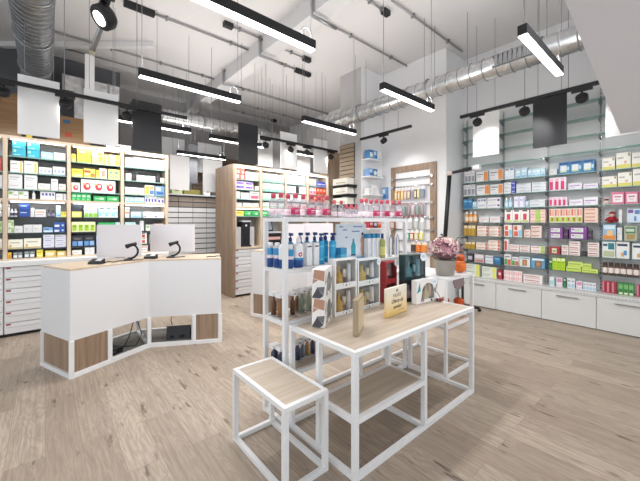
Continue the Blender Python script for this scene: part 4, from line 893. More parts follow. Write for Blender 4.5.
LS = {7: 'top shelf', 6: 'second shelf down', 5: 'third shelf down', 4: 'fourth shelf down', 3: 'fifth shelf down', 2: 'sixth shelf down', 1: 'seventh shelf down', 0: 'bottom board'}
LZ = {7: 2.401, 6: 2.181, 5: 1.956, 4: 1.821, 3: 1.571, 2: 1.351, 1: 1.131, 0: 1.001}
LB = ['left-edge oak bay', 'left oak bay', 'middle oak bay', 'right oak bay']
LEFT = {
 0: {6: [(-9, 2, 14, 1, 1, 're')], 3: [(-9, 2.5, 14, 2, 2, 'wbt')], 2: [(-9, 2.5, 12, 1, 2, 'gw')], 1: [(-9, 2.5, 11, 1, 1, 'cr')], 5: [(-9, 2.5, 13, 1, 1, 'wtx')]},
 1: {7: [(12, 26, 15, 1, 2, 'cy'), (27, 40, 15, 1, 2, 'cy'), (41, 53, 7, 1, 1, 'lbp'), (53.5, 65.5, 7.5, 1, 2, 'wlc')],
     6: [(10, 23.5, 11.5, 1, 1, 'wyb'), (24, 38, 12, 1, 1, 'wyb'), (38.5, 52, 7, 1, 1, 'wdot'), (52.5, 65.5, 8.5, 1, 1, 'wdot')],
     5: [(8, 22.5, 15, 1, 1, 'wtx'), (24, 37.5, 14.5, 1, 1, 'wtx'), (38, 50.5, 6.5, 1, 1, 'wlc'), (51, 58, 11.5, 1, 1, 'wtx'), (58.5, 66, 7, 1, 1, 'wlc')],
     4: [(8, 28.5, 8, 2, 1, 'wgc'), (32, 35.5, 8, 1, 1, 'wbt'), (40, 55.5, 8, 1, 1, 'wbx'), (56, 63, 6.5, 1, 1, 'bk'), (63.5, 66.5, 6.5, 1, 1, 'bk')],
     3: [(8, 9.5, 12, 1, 1, 'wt'), (9.8, 17.5, 8, 2, 1, 'wb'), (19, 30, 13, 1, 2, 'nv'), (30.5, 34.5, 9, 1, 1, 'bk'), (35, 46, 7.5, 1, 1, 'wor2'), (47, 55, 7, 2, 1, 'db'), (56, 60.7, 11.5, 1, 1, 'lb'), (61, 66.5, 5.5, 2, 1, 'ye')],
     2: [(7.8, 13.8, 13, 1, 2, 'gw'), (14.2, 23, 7, 1, 1, 'bk'), (23.5, 42, 8, 2, 1, 'bk'), (43, 53, 5, 1, 1, 'vw'), (53.5, 65, 10, 1, 2, 'nw')],
     1: [(7.8, 23, 9.5, 1, 1, 'cr'), (23.5, 41.5, 10, 1, 1, 'cr'), (43, 54.5, 13, 1, 3, 'ww'), (55, 66.5, 12.5, 1, 3, 'ww')],
     0: [(7.8, 11.5, 6.5, 1, 1, 'yo'), (13, 22.5, 6.5, 2, 1, 'gk'), (24, 35, 7, 2, 1, 'gk'), (36.5, 43, 7.5, 1, 1, 'ye'), (45, 56.5, 6, 1, 1, 'yt'), (57, 66.5, 5, 1, 1, 'yt')]},
 2: {7: [(71.5, 76, 8, 1, 1, 'ye'), (77, 91, 15, 1, 1, 'yr'), (91.5, 104, 13, 1, 1, 'yp'), (104.5, 109, 10, 1, 2, 'yp'), (109.5, 120, 10.5, 1, 2, 'yp')],
     6: [(71.5, 83, 8, 1, 1, 'ye'), (83.5, 95.5, 9, 1, 1, 'yrc'), (96, 99, 8, 1, 1, 'ye'), (99.3, 107, 10, 1, 1, 'pkp'), (108, 120, 10, 1, 1, 'ygd')],
     5: [(71.5, 80, 9, 1, 1, 'rs'), (81, 115.5, 12.5, 3, 1, 'rs')],
     4: [(71.5, 91, 7.5, 4, 1, 'gs'), (93.5, 106, 5.5, 1, 1, 'ga'), (106.5, 119, 5.5, 1, 1, 'ga')],
     3: [(71.5, 82, 12, 1, 1, 'dy'), (84, 97.5, 12.5, 3, 1, 'wlg'), (98.5, 118, 14, 3, 1, 'wv')],
     2: [(71.5, 95.5, 10, 4, 1, 'lq'), (98, 115, 9, 1, 1, 'ga'), (115.5, 120, 9, 1, 1, 'lt')],
     1: [(71.5, 95, 11, 2, 1, 'dn'), (96, 119, 10, 2, 1, 'bb')],
     0: [(72, 82, 5, 1, 1, 'wlc'), (85, 94.5, 8, 2, 1, 'bk')]},
 3: {7: [(125.5, 133, 9.5, 1, 1, 'bw2'), (133.5, 164.5, 10, 4, 1, 'bw2')],
     6: [(126, 131.5, 7, 1, 1, 'wlc'), (132, 136, 8.5, 1, 1, 'bs'), (136.5, 146, 6, 1, 1, 'wlc'), (146.5, 155.5, 6, 1, 1, 'wlc'), (156, 160, 8, 1, 1, 'bs'), (160.5, 164.5, 5, 1, 1, 'wlc')],
     5: [(125, 144.5, 7, 3, 1, 'wlc'), (145, 154.5, 10, 1, 1, 'yb'), (155, 164.5, 9.5, 1, 1, 'bb')],
     4: [(125, 144.5, 5.5, 2, 1, 'lt'), (145, 157, 7, 2, 1, 'wv2'), (157.5, 164.5, 6, 1, 1, 'wv2')],
     3: [(125, 129.5, 10.5, 1, 1, 'wob'), (131, 141.5, 6, 1, 1, 'lb'), (143.5, 164.5, 6, 2, 1, 'wsw')],
     2: [(125, 136, 9, 1, 1, 'lt'), (140, 144, 10, 1, 1, 'bk'), (146, 154, 6, 1, 1, 'wgc'), (154.5, 164, 7, 1, 1, 'pe')],
     1: [(125, 138, 9, 1, 1, 'bb'), (140, 147, 11, 1, 2, 'rw'), (150, 164, 9, 2, 1, 'wgn')],
     0: [(139.5, 148, 8, 1, 1, 'wor2')]},
}
for b, rows in LEFT.items():
    for r, en in rows.items(): place_row('y', 6.03, LZ[r], en, LS[r] + ', ' + LB[b], 'products in the oak wall cabinet', .16, {7: .21, 6: .2, 5: .2, 4: .12, 3: .205, 2: .2, 1: .2, 0: .11}[r])
extra('lb', .28, 6.22, LZ[6], .3, .05, .05, 0, 'thin blue carton lying behind the yellow cartons', 'products in the oak wall cabinet')
GS = {7: 'top shelf', 6: 'second shelf', 5: 'third shelf', 4: 'middle board', 3: 'below middle board'}
GZ = {7: 2.361, 6: 2.161, 5: 1.966, 4: 1.811, 3: 1.621}
GB_ = ['first tall-cabinet bay', 'second tall-cabinet bay', 'third tall-cabinet bay', 'fourth tall-cabinet bay']
TALL = {
 0: {7: [(235.5, 245, 11, 2, 1, 're'), (246, 258.5, 8, 2, 1, 'ce')],
     6: [(235.5, 253.5, 8, 2, 2, 'vp'), (255.5, 259, 4, 1, 1, 'ce')],
     5: [(235.5, 240, 7.5, 1, 1, 'bw2'), (241, 249.5, 6.5, 1, 1, 'wor2'), (250, 259.5, 8, 1, 1, 'wpn')],
     4: [(235.5, 242, 4, 1, 1, 'bk'), (243, 259, 4, 2, 1, 'wlc')],
     3: [(235.5, 244, 5, 1, 1, 'ye'), (244.5, 259, 5, 2, 1, 'ga')]},
 1: {7: [(263, 284, 8, 5, 1, 'ge')], 6: [(263, 284, 8, 5, 1, 'ge')], 5: [(263, 284, 7, 5, 1, 'ge')], 4: [(263, 284, 5, 4, 1, 'ge')], 3: [(262.5, 268, 5, 1, 1, 'gs'), (269, 284, 5, 3, 1, 'lt')]},
 2: {7: [(287, 305, 9, 5, 1, 'wt')], 6: [(287, 296, 7, 2, 1, 'bk'), (296.3, 299, 6, 1, 1, 'bs'), (299.5, 306, 7, 1, 1, 'wsw')], 5: [(287, 306, 7, 4, 1, 'bk')], 4: [(287, 306, 5, 4, 1, 'wpn')], 3: [(287, 306, 5, 3, 1, 'dk')]},
 3: {7: [(309, 316.5, 7, 2, 1, 'gr'), (317.5, 325.5, 5, 2, 1, 'bc')], 6: [(310, 316, 7, 2, 1, 'wpn'), (316.5, 326, 7, 3, 1, 'or')], 5: [(310, 326, 7, 5, 1, 'or')], 4: [(310, 326, 4, 4, 1, 'wpn')], 3: [(310, 326, 5, 3, 1, 'dk')]},
}
for b, rows in TALL.items():
    for r, en in rows.items(): place_row('y', 5.95, GZ[r], en, GS[r] + ', ' + GB_[b], 'products in the tall oak cabinet', .15, {7: .23, 6: .18, 5: .175, 4: .13, 3: .14}[r])
# packs on the white ledges of the end wall
G = 'packs on the white wall ledges'
for z, s, ss, hh in ((2.77, 'upper ledge of the end wall', ['bw', 'bb', 'bw2'], .17), (2.42, 'second ledge of the end wall', ['bb', 'bw', 'bw2'], .15), (1.38, 'lowest ledge of the end wall', ['rd', 'dk', 'or'], .14)):
    for i, q in enumerate(ss):
        extra(q, 4.885 + i * .128, 4.2, z, .12, .12, hh, 0, ST[q][0] + ', ' + ORD[i] + ' from left on the ' + s, G)
extra('bk', 4.89, 4.22, 2.06, .15, .12, .12, 0, 'plain white carton on the third ledge of the end wall', G)
lp = thing('leaning_sign', 'blank white leaning card with grey text on the third wall ledge', 'sign', (5.14, 4.25, 2.06), (math.radians(-14), 0, 0))
MB().box(-.09, -.006, 0, .12, 0, .2, WHITE).box(-.06, -.007, .12, .07, -.006, .13, LGREY).box(-.06, -.007, .09, .05, -.006, .1, LGREY).build('card', lp)
# cardboard boxes on top of the wall cabinet, papers on the passage drawers
KRB = wood('cardboard', '#8d6c49', '#785a3c', 'x'); YEL = mat('#e4cf2e', .5)
def cbox(x, y, z, w, d, h, m, label, rot=0, deco=None):
    t = thing('cardboard_box', label, 'box', (x, y, z), rot)
    MB().box(-w / 2, -d / 2, 0, w / 2, d / 2, h, m).build('carton_body', t)
    MB().box(-w / 2 - .001, -.025, h, w / 2 + .001, .025, h + .001, mat('#c9a877')).box(-.05, -d / 2 - .001, h * .4, .03, -d / 2, h * .7, mat(deco or '#7a5a3c')).build('packing_tape', t)
cbox(-.55, 6.18, 2.671, .6, .28, .34, KRB, 'lower cardboard box at the left end on top of the wall cabinet', 0, '#c87a2a')
cbox(-.48, 6.2, 3.012, .5, .26, .25, KRB, 'upper cardboard box at the left end on top of the wall cabinet', .05)
cbox(-.17, 6.15, 2.671, .06, .2, .5, YEL, 'yellow carton standing left of the white panel on the wall cabinet')
cbox(.27, 6.18, 2.671, .5, .28, .22, KRB, 'lower cardboard box behind the gap between white hanging panels', 0, '#b0402a')
cbox(.25, 6.18, 2.892, .44, .26, .17, mat('#8a6a4a', .6), 'upper brown box behind the gap between white hanging panels', 0, '#2f5f8a')
cbox(.9, 6.18, 2.671, .34, .26, .08, mat('#cfcfcf'), 'flat white box on the wall cabinet behind the black panel')
OL = mat('#8a8a4a', .6)
for i, (x, w_, h, m, s) in enumerate(((1.85, .3, .13, OL, 'olive box at the left on the passage drawers'), (2.25, .22, .16, mat('#a9b08a'), 'pale green box on the passage drawers'),
        (2.58, .36, .12, mat('#6d6a2c'), 'dark olive box in the middle on the passage drawers'), (2.95, .1, .17, WHITE, 'white folder standing at the right on the passage drawers'), (3.08, .1, .18, DGREY, 'dark folder standing at the right on the passage drawers'))):
    cbox(x, 7.65, 2.131, w_, .2, h, m, s)
# devices in the tall cabinet
t = thing('coffee_machine', 'black upright machine with silver dot between grey side tanks in the tall cabinet', 'machine', (3.11, 6.05, 1.0))
MB().rbox(-.09, -.1, 0, .09, .1, .50, BLACK).box(-.1, -.14, 0, .1, .1, .03, BLACK).build('body', t)
MB().rbox(-.1, -.12, .50, .1, .1, .53, LGREY).build('top_plate', t)
MB().tube([(0, -.101, .43), (0, -.106, .43)], .02, WHITE, 10).build('silver_dot', t)
for sx in (-1, 1): MB().rbox(sx * .15 - .055, -.07, 0, sx * .15 + .055, .1, .40, LGREY).build('side_tank', t)
t = thing('label_printer', 'black desktop printer with raised grey screen in the tall cabinet', 'printer', (3.72, 6.02, 1.0))
MB().hexa([(-.24, -.1, 0), (.24, -.1, 0), (.24, .16, 0), (-.24, .16, 0), (-.22, -.1, .26), (.22, -.1, .26), (.22, .16, .29), (-.22, .16, .29)], BLACK).build('body', t)
MB().box(-.23, -.11, .26, .23, .12, .29, LGREY).build('paper_tray', t)
MB().hexa([(-.2, .06, .3), (.12, .06, .3), (.12, .08, .3), (-.2, .08, .3), (-.2, .13, .55), (.12, .13, .55), (.12, .15, .55), (-.2, .15, .55)], BLACK).hexa([(-.17, .055, .33), (.09, .055, .33), (.09, .062, .33), (-.17, .062, .33), (-.17, .12, .53), (.09, .12, .53), (.09, .127, .53), (-.17, .127, .53)], mat('#9aa2b0')).build('screen', t)
MB().box(-.16, -.104, .12, .2, -.1, .18, mat('#d8a8a0')).build('front_label', t)

# hanging packs in the niche
G = 'hanging packs in the oak niche'
def pack(u0, u1, px, zr, body, topc, label, lab2='#f0f0f0', tube=False):
    x = 5.413; (a, d0), (b, d1) = on_x(u0, x), on_x(u1, x); w_ = abs(b - a) * .92; h = px * d0 / FPX; y = (a + b) / 2
    t = thing('blister_pack', label, 'pack', (x, y, zr - .012 - h), -PI / 2, G)
    m = MB()
    if tube: m.lathe([(w_ * .3, 0, c_(topc)), (w_ * .3, h * .13, c_(topc)), (w_ * .45, h * .15, c_(body)), (w_ * .45, h * .8, c_(body)), (w_ * .3, h * .92, c_(topc)), (w_ * .2, h, c_(topc))], c_(body), n=10)
    else: m.box(-w_ / 2, -.012, 0, w_ / 2, .012, h * .72, c_(body)).box(-w_ * .35, -.02, h * .08, w_ * .35, -.012, h * .6, c_(lab2))
    m.build('contents', t)
    MB().box(-w_ / 2, .0121, 0, w_ / 2, .0141, h, c_(topc if not tube else '#e6e6e6')).box(-w_ * .12, .012, h, w_ * .12, .0142, h + .012, c_('#d8d8d8')).build('backing_card', t)
PK = [(395, 397.5, '#e3b23c'), (398, 400.5, '#d9952f'), (401, 403.8, '#e8be5a'), (404.2, 407, '#c8a0a0'), (407.4, 410.5, '#a88a9a'), (411, 414, '#b5b5b8'), (414.3, 417, '#5a5a5e'), (417.3, 420, '#d0c050'), (420.4, 424.8, '#6a8ab0')]
PKN = ['amber pack', 'dark orange pack', 'pale amber pack', 'rose pack', 'mauve pack', 'silver pack', 'black pack', 'olive yellow pack', 'blue grey pack']
for (a, b, c), s in zip(PK, PKN): pack(a, b, 12, 2.20, c, '#e8e4e4', s + ' hanging on the second chrome rail of the niche', '#8f8f94' if c in ('#b5b5b8', '#6a8ab0') else '#e9d9b5')
for i, (a, b) in enumerate(((402, 406.2), (407, 410.6), (411.2, 415), (415.6, 419.6), (420.2, 424.5))):
    pack(a, b, 13, 1.86, ['#8f9f9c', '#a89aa0', '#d8c8cc', '#9aa8a4', '#a8a4a8'][i], '#c86a7a', 'grey tube with rose cap, ' + ORD[i] + ' from left on the third niche rail', tube=True)
for i, (a, b, c, s) in enumerate(((390, 395, '#a8542f', 'rust brown pack'), (408, 412, '#e2e2e4', 'white slim pack'), (414, 418, '#bcc8bc', 'grey green pack'), (420, 424, '#ececec', 'white wide pack'))):
    pack(a, b, 10, 1.585, c, '#f0f0f0', s + ' hanging on the fourth chrome rail of the niche', '#c8c8c8')
for i, (a, b, c, s) in enumerate(((405.5, 409.5, '#3fa58a', 'teal pack'), (410, 414, '#c84a6a', 'magenta pack'), (414.5, 418.5, '#e0c83c', 'yellow pack'), (419.5, 423, '#e8dc5a', 'pale yellow pack'))):
    pack(a, b, 9, 1.35, c, '#f0f0f0', s + ' hanging on the fifth chrome rail of the niche', '#e8e8d0')
for i, (a, b, c, s) in enumerate(((411, 415.5, '#4a3a34', 'dark brown pack'), (416, 421, '#e07a2c', 'bright orange pack'), (421.4, 427, '#e88a3c', 'light orange pack'))):
    pack(a, b, 10, 1.13, c, '#f0e0d0', s + ' hanging on the sixth chrome rail of the niche', c)
o = link(carton_mesh('bb', .12, .05, .26), 'carton', None, (5.44, 4.32, 1.97), -PI / 2); tag(o, 'blue and white carton standing on a small ledge left of the niche', 'box')
o = MB().box(5.42 - 5.46, -.08, -.015, .04, .08, 0, WHITE).build('wall_ledge', loc=(5.46, 4.26, 1.97)); tag(o, 'small white ledge left of the oak niche', 'shelf')
# ------------------------------------------------------------------ goods on the white rack
PINKC = mat('#cc5266', .4); PINKD = mat('#b8245c', .45); PINKL = mat('#f0dfe6', .5)
def clear_bottle(h, lab):
    r = h * .195; t = bpy.data.objects.new('lotion_bottle', None); COL.objects.link(t); t.empty_display_size = .04
    MB().lathe([(r * .9, 0), (r, h * .03), (r, h * .60), (r * .9, h * .70), (r * .42, h * .80), (r * .42, h * .82)], CLEARP, n=16, sq=(1, .72)).build('body', t)
    MB().lathe([(r * .50, h * .80), (r * .52, h * .9), (r * .5, h * .985), (r * .42, h)], PINKC, n=12).build('cap', t)
    m = MB(); mm = PINKD if lab == 'm' else PINKL
    z0, z1 = (.12, .40) if lab == 'm' else (.10, .34)
    m.lathe([(r * 1.02, h * z0), (r * 1.02, h * z1)], mm, n=16, sq=(1, .72))
    if lab == 'm': m.box(-r * .45, -r * .76, h * .28, r * .45, -r * .735, h * .31, PINKL).box(-r * .45, -r * .76, h * .21, r * .2, -r * .735, h * .235, PINKL)
    else: m.box(-r * .4, -r * .76, h * .36, r * .4, -r * .735, h * .39, LGREY).box(-r * .3, -r * .76, h * .24, r * .1, -r * .735, h * .26, PINKC)
    m.build('label', t); return t
G = 'red-capped clear bottles on top of the rack'
protos = {}
row = [(273.5, 'p', 2.12), (281, 'p', 2.03), (288, 'p', 2.08), (295.5, 'm', 2.0), (303.3, 'p', 2.05), (311.5, 'm', 2.0), (319, 'p', 2.06), (326.5, 'm', 2.0)]
row2 = [(361.5, 'p', 2.08), (366, 'p', 2.03), (371, 'p', 2.1), (376.5, 'm', 2.0), (381.5, 'p', 2.06), (387.5, 'm', 2.0), (393, 'p', 2.06), (399, 'm', 2.0)]
def put_bottle(kind, h, u, y, label, z=1.536):
    key = (kind, h); x = on_y(u, y)[0]; rz = random.uniform(-.2, .2)
    if key not in protos:
        p = clear_bottle(h, kind); p.location = (x, y, z); p.rotation_euler = (0, 0, rz); tag(p, label, 'bottle', G); protos[key] = p
    else: dup(protos[key], (x, y, z), rz, label, G)
for rw, s in ((row, 'left'), (row2, 'right')):
    for i, (u, k, y) in enumerate(rw):
        put_bottle(k, .185, u, y, f"large clear bottle with red cap and {'magenta' if k == 'm' else 'pale'} label, {ORD[i]} from left in the {s} cluster")
for i, u in enumerate((334.3, 341.2)): put_bottle('p', .15, u, 2.0, ['left', 'right'][i] + ' one of two medium clear bottles with red caps mid rack top')
for i, u in enumerate((345.6, 349.2, 352.8, 356.4)): put_bottle('p', .10, u, 1.985, 'tiny clear bottle with red cap, front row, ' + ORD[i] + ' from left')
for i, u in enumerate((346.5, 351.3, 356.2)): put_bottle('p', .13, u, 2.13, 'small clear bottle with red cap behind the tiny ones, ' + ORD[i] + ' from left')
# shelf below: blue and white care products
BL1, BL2, BLN, TQ, TQL = mat('#2f8fc4', .35), mat('#1f4f92', .35), mat('#173a7c', .35), mat('#2a9fd0', .3), mat('#5fc0dd', .35)
ZA = 1.151
def care(kind, u, y, label, h, w, cat='bottle'):
    x = on_y(u, y)[0]; t = thing({'box': 'carton'}.get(kind, kind + '_bottle' if kind != 'tube' else 'tube'), label, 'box' if kind == 'box' else cat, (x, y, ZA), 0, 'care products on the rack shelf'); r = w / 2
    if kind == 'spray':
        MB().lathe([(r, 0, BL2), (r, h * .36, BL2), (r * 1.001, h * .37, PINKL), (r, h * .5, BL1), (r, h * .74, BL1), (r * .9, h * .78, BL1)], BL1, n=14).build('body', t)
        MB().lathe([(r * .8, h * .78), (r * .8, h * .97), (r * .6, h)], FRAME, n=12).build('cap', t)
    elif kind == 'white':
        MB().lathe([(r, 0, BL2), (r, h * .28, WHITE), (r, h * .66, WHITE), (r * .7, h * .74), (r * .35, h * .78)], WHITE, n=16, sq=(1, .7)).build('body', t)
        MB().lathe([(r * .4, h * .78), (r * .4, h * .9), (r * .15, h * .91), (r * .15, h * .96)], FRAME, n=10).box(-r * .2, -r * .9, h * .95, r * .2, r * .25, h, FRAME).build('pump', t)
    elif kind == 'disc':
        MB().lathe([(r, 0, BL2), (r, h * .25, BL1), (r, h * .32, WHITE), (r, h * .72, WHITE), (r * .8, h * .78), (r * .35, h * .8)], WHITE, n=18, sq=(1, .6)).build('body', t)
        MB().lathe([(r * .4, h * .8), (r * .4, h * .93), (r * .3, h)], FRAME, n=10).build('cap', t)
        MB().tube([(0, -r * .6 - .0015, h * .43), (0, -r * .6 + .004, h * .43)], r * .42, mat('#b8324a', .4), 16).tube([(0, -r * .6 - .002, h * .43), (0, -r * .6, h * .43)], r * .18, PINKL, 10).build('red_disc', t)
    elif kind == 'pump':
        MB().lathe([(r, 0, BL1), (r, h * .16, WHITE), (r, h * .5, BL1), (r, h * .66, BL1), (r * .45, h * .74, BL1)], BL1, n=14).build('body', t)
        MB().lathe([(r * .5, h * .74), (r * .5, h * .85), (r * .18, h * .86), (r * .18, h * .92)], BLN, n=10).box(-r * .3, -r * 1.1, h * .91, r * .3, r * .4, h, BLN).build('pump', t)
    elif kind == 'turquoise':
        MB().lathe([(r, 0, TQ), (r, h * .12, TQL), (r, h * .2, TQ), (r, h * .55, TQL), (r, h * .6, TQ), (r, h * .7, TQ), (r * .5, h * .76, TQ)], TQ, n=14, sq=(1, .75)).build('body', t)
        MB().lathe([(r * .55, h * .76), (r * .55, h * .88), (r * .2, h * .89), (r * .2, h * .94)], BLN, n=10).box(-r * .35, -r * .9, h * .93, r * .35, r * .4, h, BLN).build('pump', t)
    elif kind == 'box':
        MB().rbox(-r, -.03, 0, r, .03, h, WHITE, .002).box(-r * .8, -.0306, h * .82, r * .8, -.03, h * .88, DGREY).box(-r * .1, -.0306, h * .2, r * .6, -.03, h * .7, mat('#dfe4ea')).build('body', t)
        MB().box(-r * .98, -.028, h, r * .98, .028, h + .0015, LGREY).build('lid', t)
    elif kind == 'tube':
        MB().rbox(-r, -.028, 0, r, .028, h * .82, WHITE, .003).box(-r * .2, -.0286, h * .1, r * .5, -.028, h * .7, mat('#c9d2e0')).build('body', t)
        MB().rbox(-r, -.029, h * .82, r, .029, h, mat('#2f86b4', .4), .003).build('blue_top', t)
    elif kind == 'oil':
        MB().lathe([(r, 0), (r, h * .1, c_('#d8d27a')), (r, h * .45), (r, h * .7), (r * .4, h * .8)], mat('#a8ab6a', .25), n=14).build('body', t)
        MB().lathe([(r * .45, h * .8), (r * .45, h), (r * .3, h * 1.001)], BLN, n=10).build('cap', t)
    elif kind == 'arch':
        MB().lathe([(r * .92, 0), (r, h * .05), (r, h * .62), (r * .85, h * .8), (r * .4, h * .93), (r * .3, h)], WHITE, n=16, sq=(1, .5)).build('body', t)
        MB().tube([(-r * .8, -r * .54, h * .05), (-r * .8, -r * .54, h * .55), (-r * .6, -r * .5, h * .72), (0, -r * .42, h * .86), (r * .6, -r * .5, h * .72), (r * .8, -r * .54, h * .55), (r * .8, -r * .54, h * .05)], .003, mat('#4a5a8a', .4), 5).build('printed_arch', t)
care('spray', 270.5, 2.16, 'blue spray bottle with white cap at the far left of the rack shelf', .19, .052)
care('spray', 277.3, 2.10, 'blue spray bottle with white cap, second from the left rack post', .19, .052)
care('white', 283.2, 2.035, 'white and blue pump bottle behind the front rack post', .24, .075)
care('spray', 290.3, 2.0, 'blue spray bottle just right of the front rack post', .18, .05)
care('disc', 298.5, 2.0, 'white and blue bottle with dark red disc', .23, .085)
care('pump', 290.3, 2.14, 'blue bottle with navy pump rising behind the front rack post', .26, .055)
care('pump', 300, 2.16, 'blue bottle with navy pump behind the bottle with red disc', .26, .055)
care('pump', 307, 2.14, 'blue bottle with navy pump behind the left white carton', .26, .055)
care('pump', 314.5, 2.14, 'blue bottle with navy pump behind the right white carton', .26, .055)
care('box', 307.3, 2.03, 'left one of two slim white cartons on the rack shelf', .18, .053)
care('box', 314.6, 2.03, 'right one of two slim white cartons on the rack shelf', .18, .053)
care('turquoise', 321, 2.03, 'turquoise bottle with navy pump next to the white cartons', .255, .062)
care('turquoise', 325.2, 2.12, 'turquoise bottle with navy pump half hidden behind two others', .255, .062)
care('turquoise', 332.6, 2.03, 'turquoise bottle with navy pump beside the blue carton', .255, .07)
care('tube', 367.5, 2.06, 'left one of three white cartons with blue tops', .235, .045)
care('tube', 372, 2.06, 'middle one of three white cartons with blue tops', .235, .045)
care('tube', 376.4, 2.06, 'right one of three white cartons with blue tops', .235, .045)
care('oil', 382.3, 2.02, 'yellow green oil bottle with navy cap', .235, .06)
care('arch', 389.5, 2.02, 'white bottle with printed arch next to the oil bottle', .255, .07)
care('arch', 396.5, 2.02, 'white bottle with printed arch nearest the right rack post', .255, .06)
xb = on_y(341.5, 2.0)[0]
bt = thing('carton', 'two-tone blue carton before the poster display', 'box', (xb, 2.0, ZA)); MB().box(-.035, -.03, 0, .035, .03, .07, TQL).build('lower_half', bt); MB().box(-.035, -.03, .07, .035, .03, .125, mat('#3f8fba')).build('upper_half', bt)
# poster display with bottle and figure
p0, p1 = on_y(333, 2.17)[0], on_y(366, 2.10)[0]
ps = thing('poster_display', 'white poster display showing a turquoise bottle and a standing figure', 'display', ((p0 + p1) / 2, 2.12, ZA), -.06); hw = (p1 - p0) / 2
MB().box(-hw, -.01, .012, hw, .01, .33, mat('#e4ebf2', .4)).build('board', ps)
MB().box(-hw - .01, -.035, 0, hw + .04, .03, .012, mat('#2f7fae', .4)).build('base', ps)
m = MB(); bx = hw * .1
m.vprism([(bx - .028, .04), (bx + .028, .04), (bx + .03, .12), (bx + .012, .16), (bx + .010, .19), (bx - .010, .19), (bx - .012, .16), (bx - .03, .12)], -.0112, -.01, mat('#2f9fb0', .4)); m.box(bx - .03, -.0115, .03, bx + .03, -.0112, .045, mat('#20486f'))
m.build('printed_bottle', ps)
fx = hw * .72
m = MB(); SK = mat('#d8ab92', .6)
m.vprism([(fx - .012, .03), (fx + .012, .03), (fx + .026, .10), (fx + .02, .14), (fx + .03, .19), (fx + .014, .21), (fx - .014, .21), (fx - .026, .17), (fx - .018, .13), (fx - .024, .09)], -.0112, -.01, SK)
m.tube([(fx, -.0118, .228), (fx, -.0102, .228)], .014, SK, 10).tube([(fx + .002, -.0121, .236), (fx + .002, -.0118, .236)], .014, mat('#4a3028'), 10); m.build('printed_figure', ps)
m = MB()
for x, z, w_ in ((-.6, .27, .05), (-.45, .20, .03), (.1, .30, .12), (.0, .255, .1), (-.85, .30, .05)): m.box(x * hw, -.0112, z, x * hw + w_, -.01, z + .01, mat('#5f86b4'))
m.build('printed_lines', ps)
# clear boxes with bottles on the middle and the lower rack shelves
AMB, TAN, SAGE, PALE, NAVY, GOLD = [mat(h, .3) for h in ('#6a4226', '#9a6a3a', '#8fa08a', '#b4b79a', '#26375c', '#b98a3a')]
def clear_box(u, y, z, w_, h, inner, label, wh=True, group='clear gift boxes on the rack'):
    x = on_y(u, y)[0]; t = thing('gift_box', label, 'box', (x, y, z), 0, group)
    MB().rbox(-w_ / 2, -.035, 0, w_ / 2, .035, h * .86, ACRYL, .002).build('clear_sleeve', t)
    MB().rbox(-w_ / 2 - .001, -.036, h * .86, w_ / 2 + .001, .036, h, WHITE if wh else LGREY, .002).tube([(0, -.0375, h * .93), (0, -.036, h * .93)], .006, BLACK, 8).build('lid', t)
    MB().rbox(-w_ / 2 + .001, -.034, .001, w_ / 2 - .001, .034, .008, LGREY, .002).build('base_card', t)
    n = 2 if w_ > .07 else 1
    for i in range(n):
        q = (i - (n - 1) / 2) * w_ * .46; r = w_ / n * .40
        MB().lathe([(r, .009), (r, h * .6), (r * .5, h * .7), (r * .5, h * .84)], inner[i % len(inner)], (q, 0), 10, (1, min(1, .03 / r))).build('bottle', t)
Zb, Zc = .766, .386
clear_box(273.8, 2.15, Zb, .055, .185, [AMB], 'clear box with brown bottle at the far left of the middle rack shelf')
clear_box(280.5, 2.06, Zb, .06, .185, [TAN], 'clear box with tan bottle left of the front rack post, middle shelf')
clear_box(292.5, 2.06, Zb, .05, .185, [AMB], 'clear box with brown bottle right of the front rack post, middle shelf')
clear_box(297, 2.12, Zb, .04, .19, [TAN], 'clear box with tan bottle on the middle rack shelf, fourth from left')
clear_box(302, 2.07, Zb, .055, .19, [SAGE], 'clear box with sage bottle on the middle rack shelf')
clear_box(308.8, 2.1, Zb, .055, .19, [PALE], 'clear box with pale olive bottle on the middle rack shelf')
clear_box(315.8, 2.1, Zb, .05, .19, [SAGE], 'clear box with sage bottle nearest the patterned gift boxes')
clear_box(274.5, 2.14, Zc, .07, .16, [NAVY], 'clear box with navy bottle at the far left of the lower rack shelf')
clear_box(281, 2.06, Zc, .06, .16, [NAVY], 'clear box with navy bottle left of the front rack post, lower shelf')
clear_box(297.5, 2.08, Zc, .06, .16, [NAVY], 'clear box with navy bottle right of the front rack post, lower shelf', False)
clear_box(302.6, 2.1, Zc, .045, .16, [mat('#6f7f9c', .3)], 'clear box with grey blue bottle on the lower rack shelf', False)
clear_box(307.3, 2.1, Zc, .05, .16, [GOLD], 'clear box with gold bottle on the lower rack shelf', False)
clear_box(312.5, 2.1, Zc, .05, .16, [NAVY], 'clear box with navy bottle right of the gold one, lower shelf', False)
clear_box(317.5, 2.1, Zc, .05, .16, [mat('#3a4468', .3)], 'clear box with dark blue bottle at the right on the lower rack shelf', False)

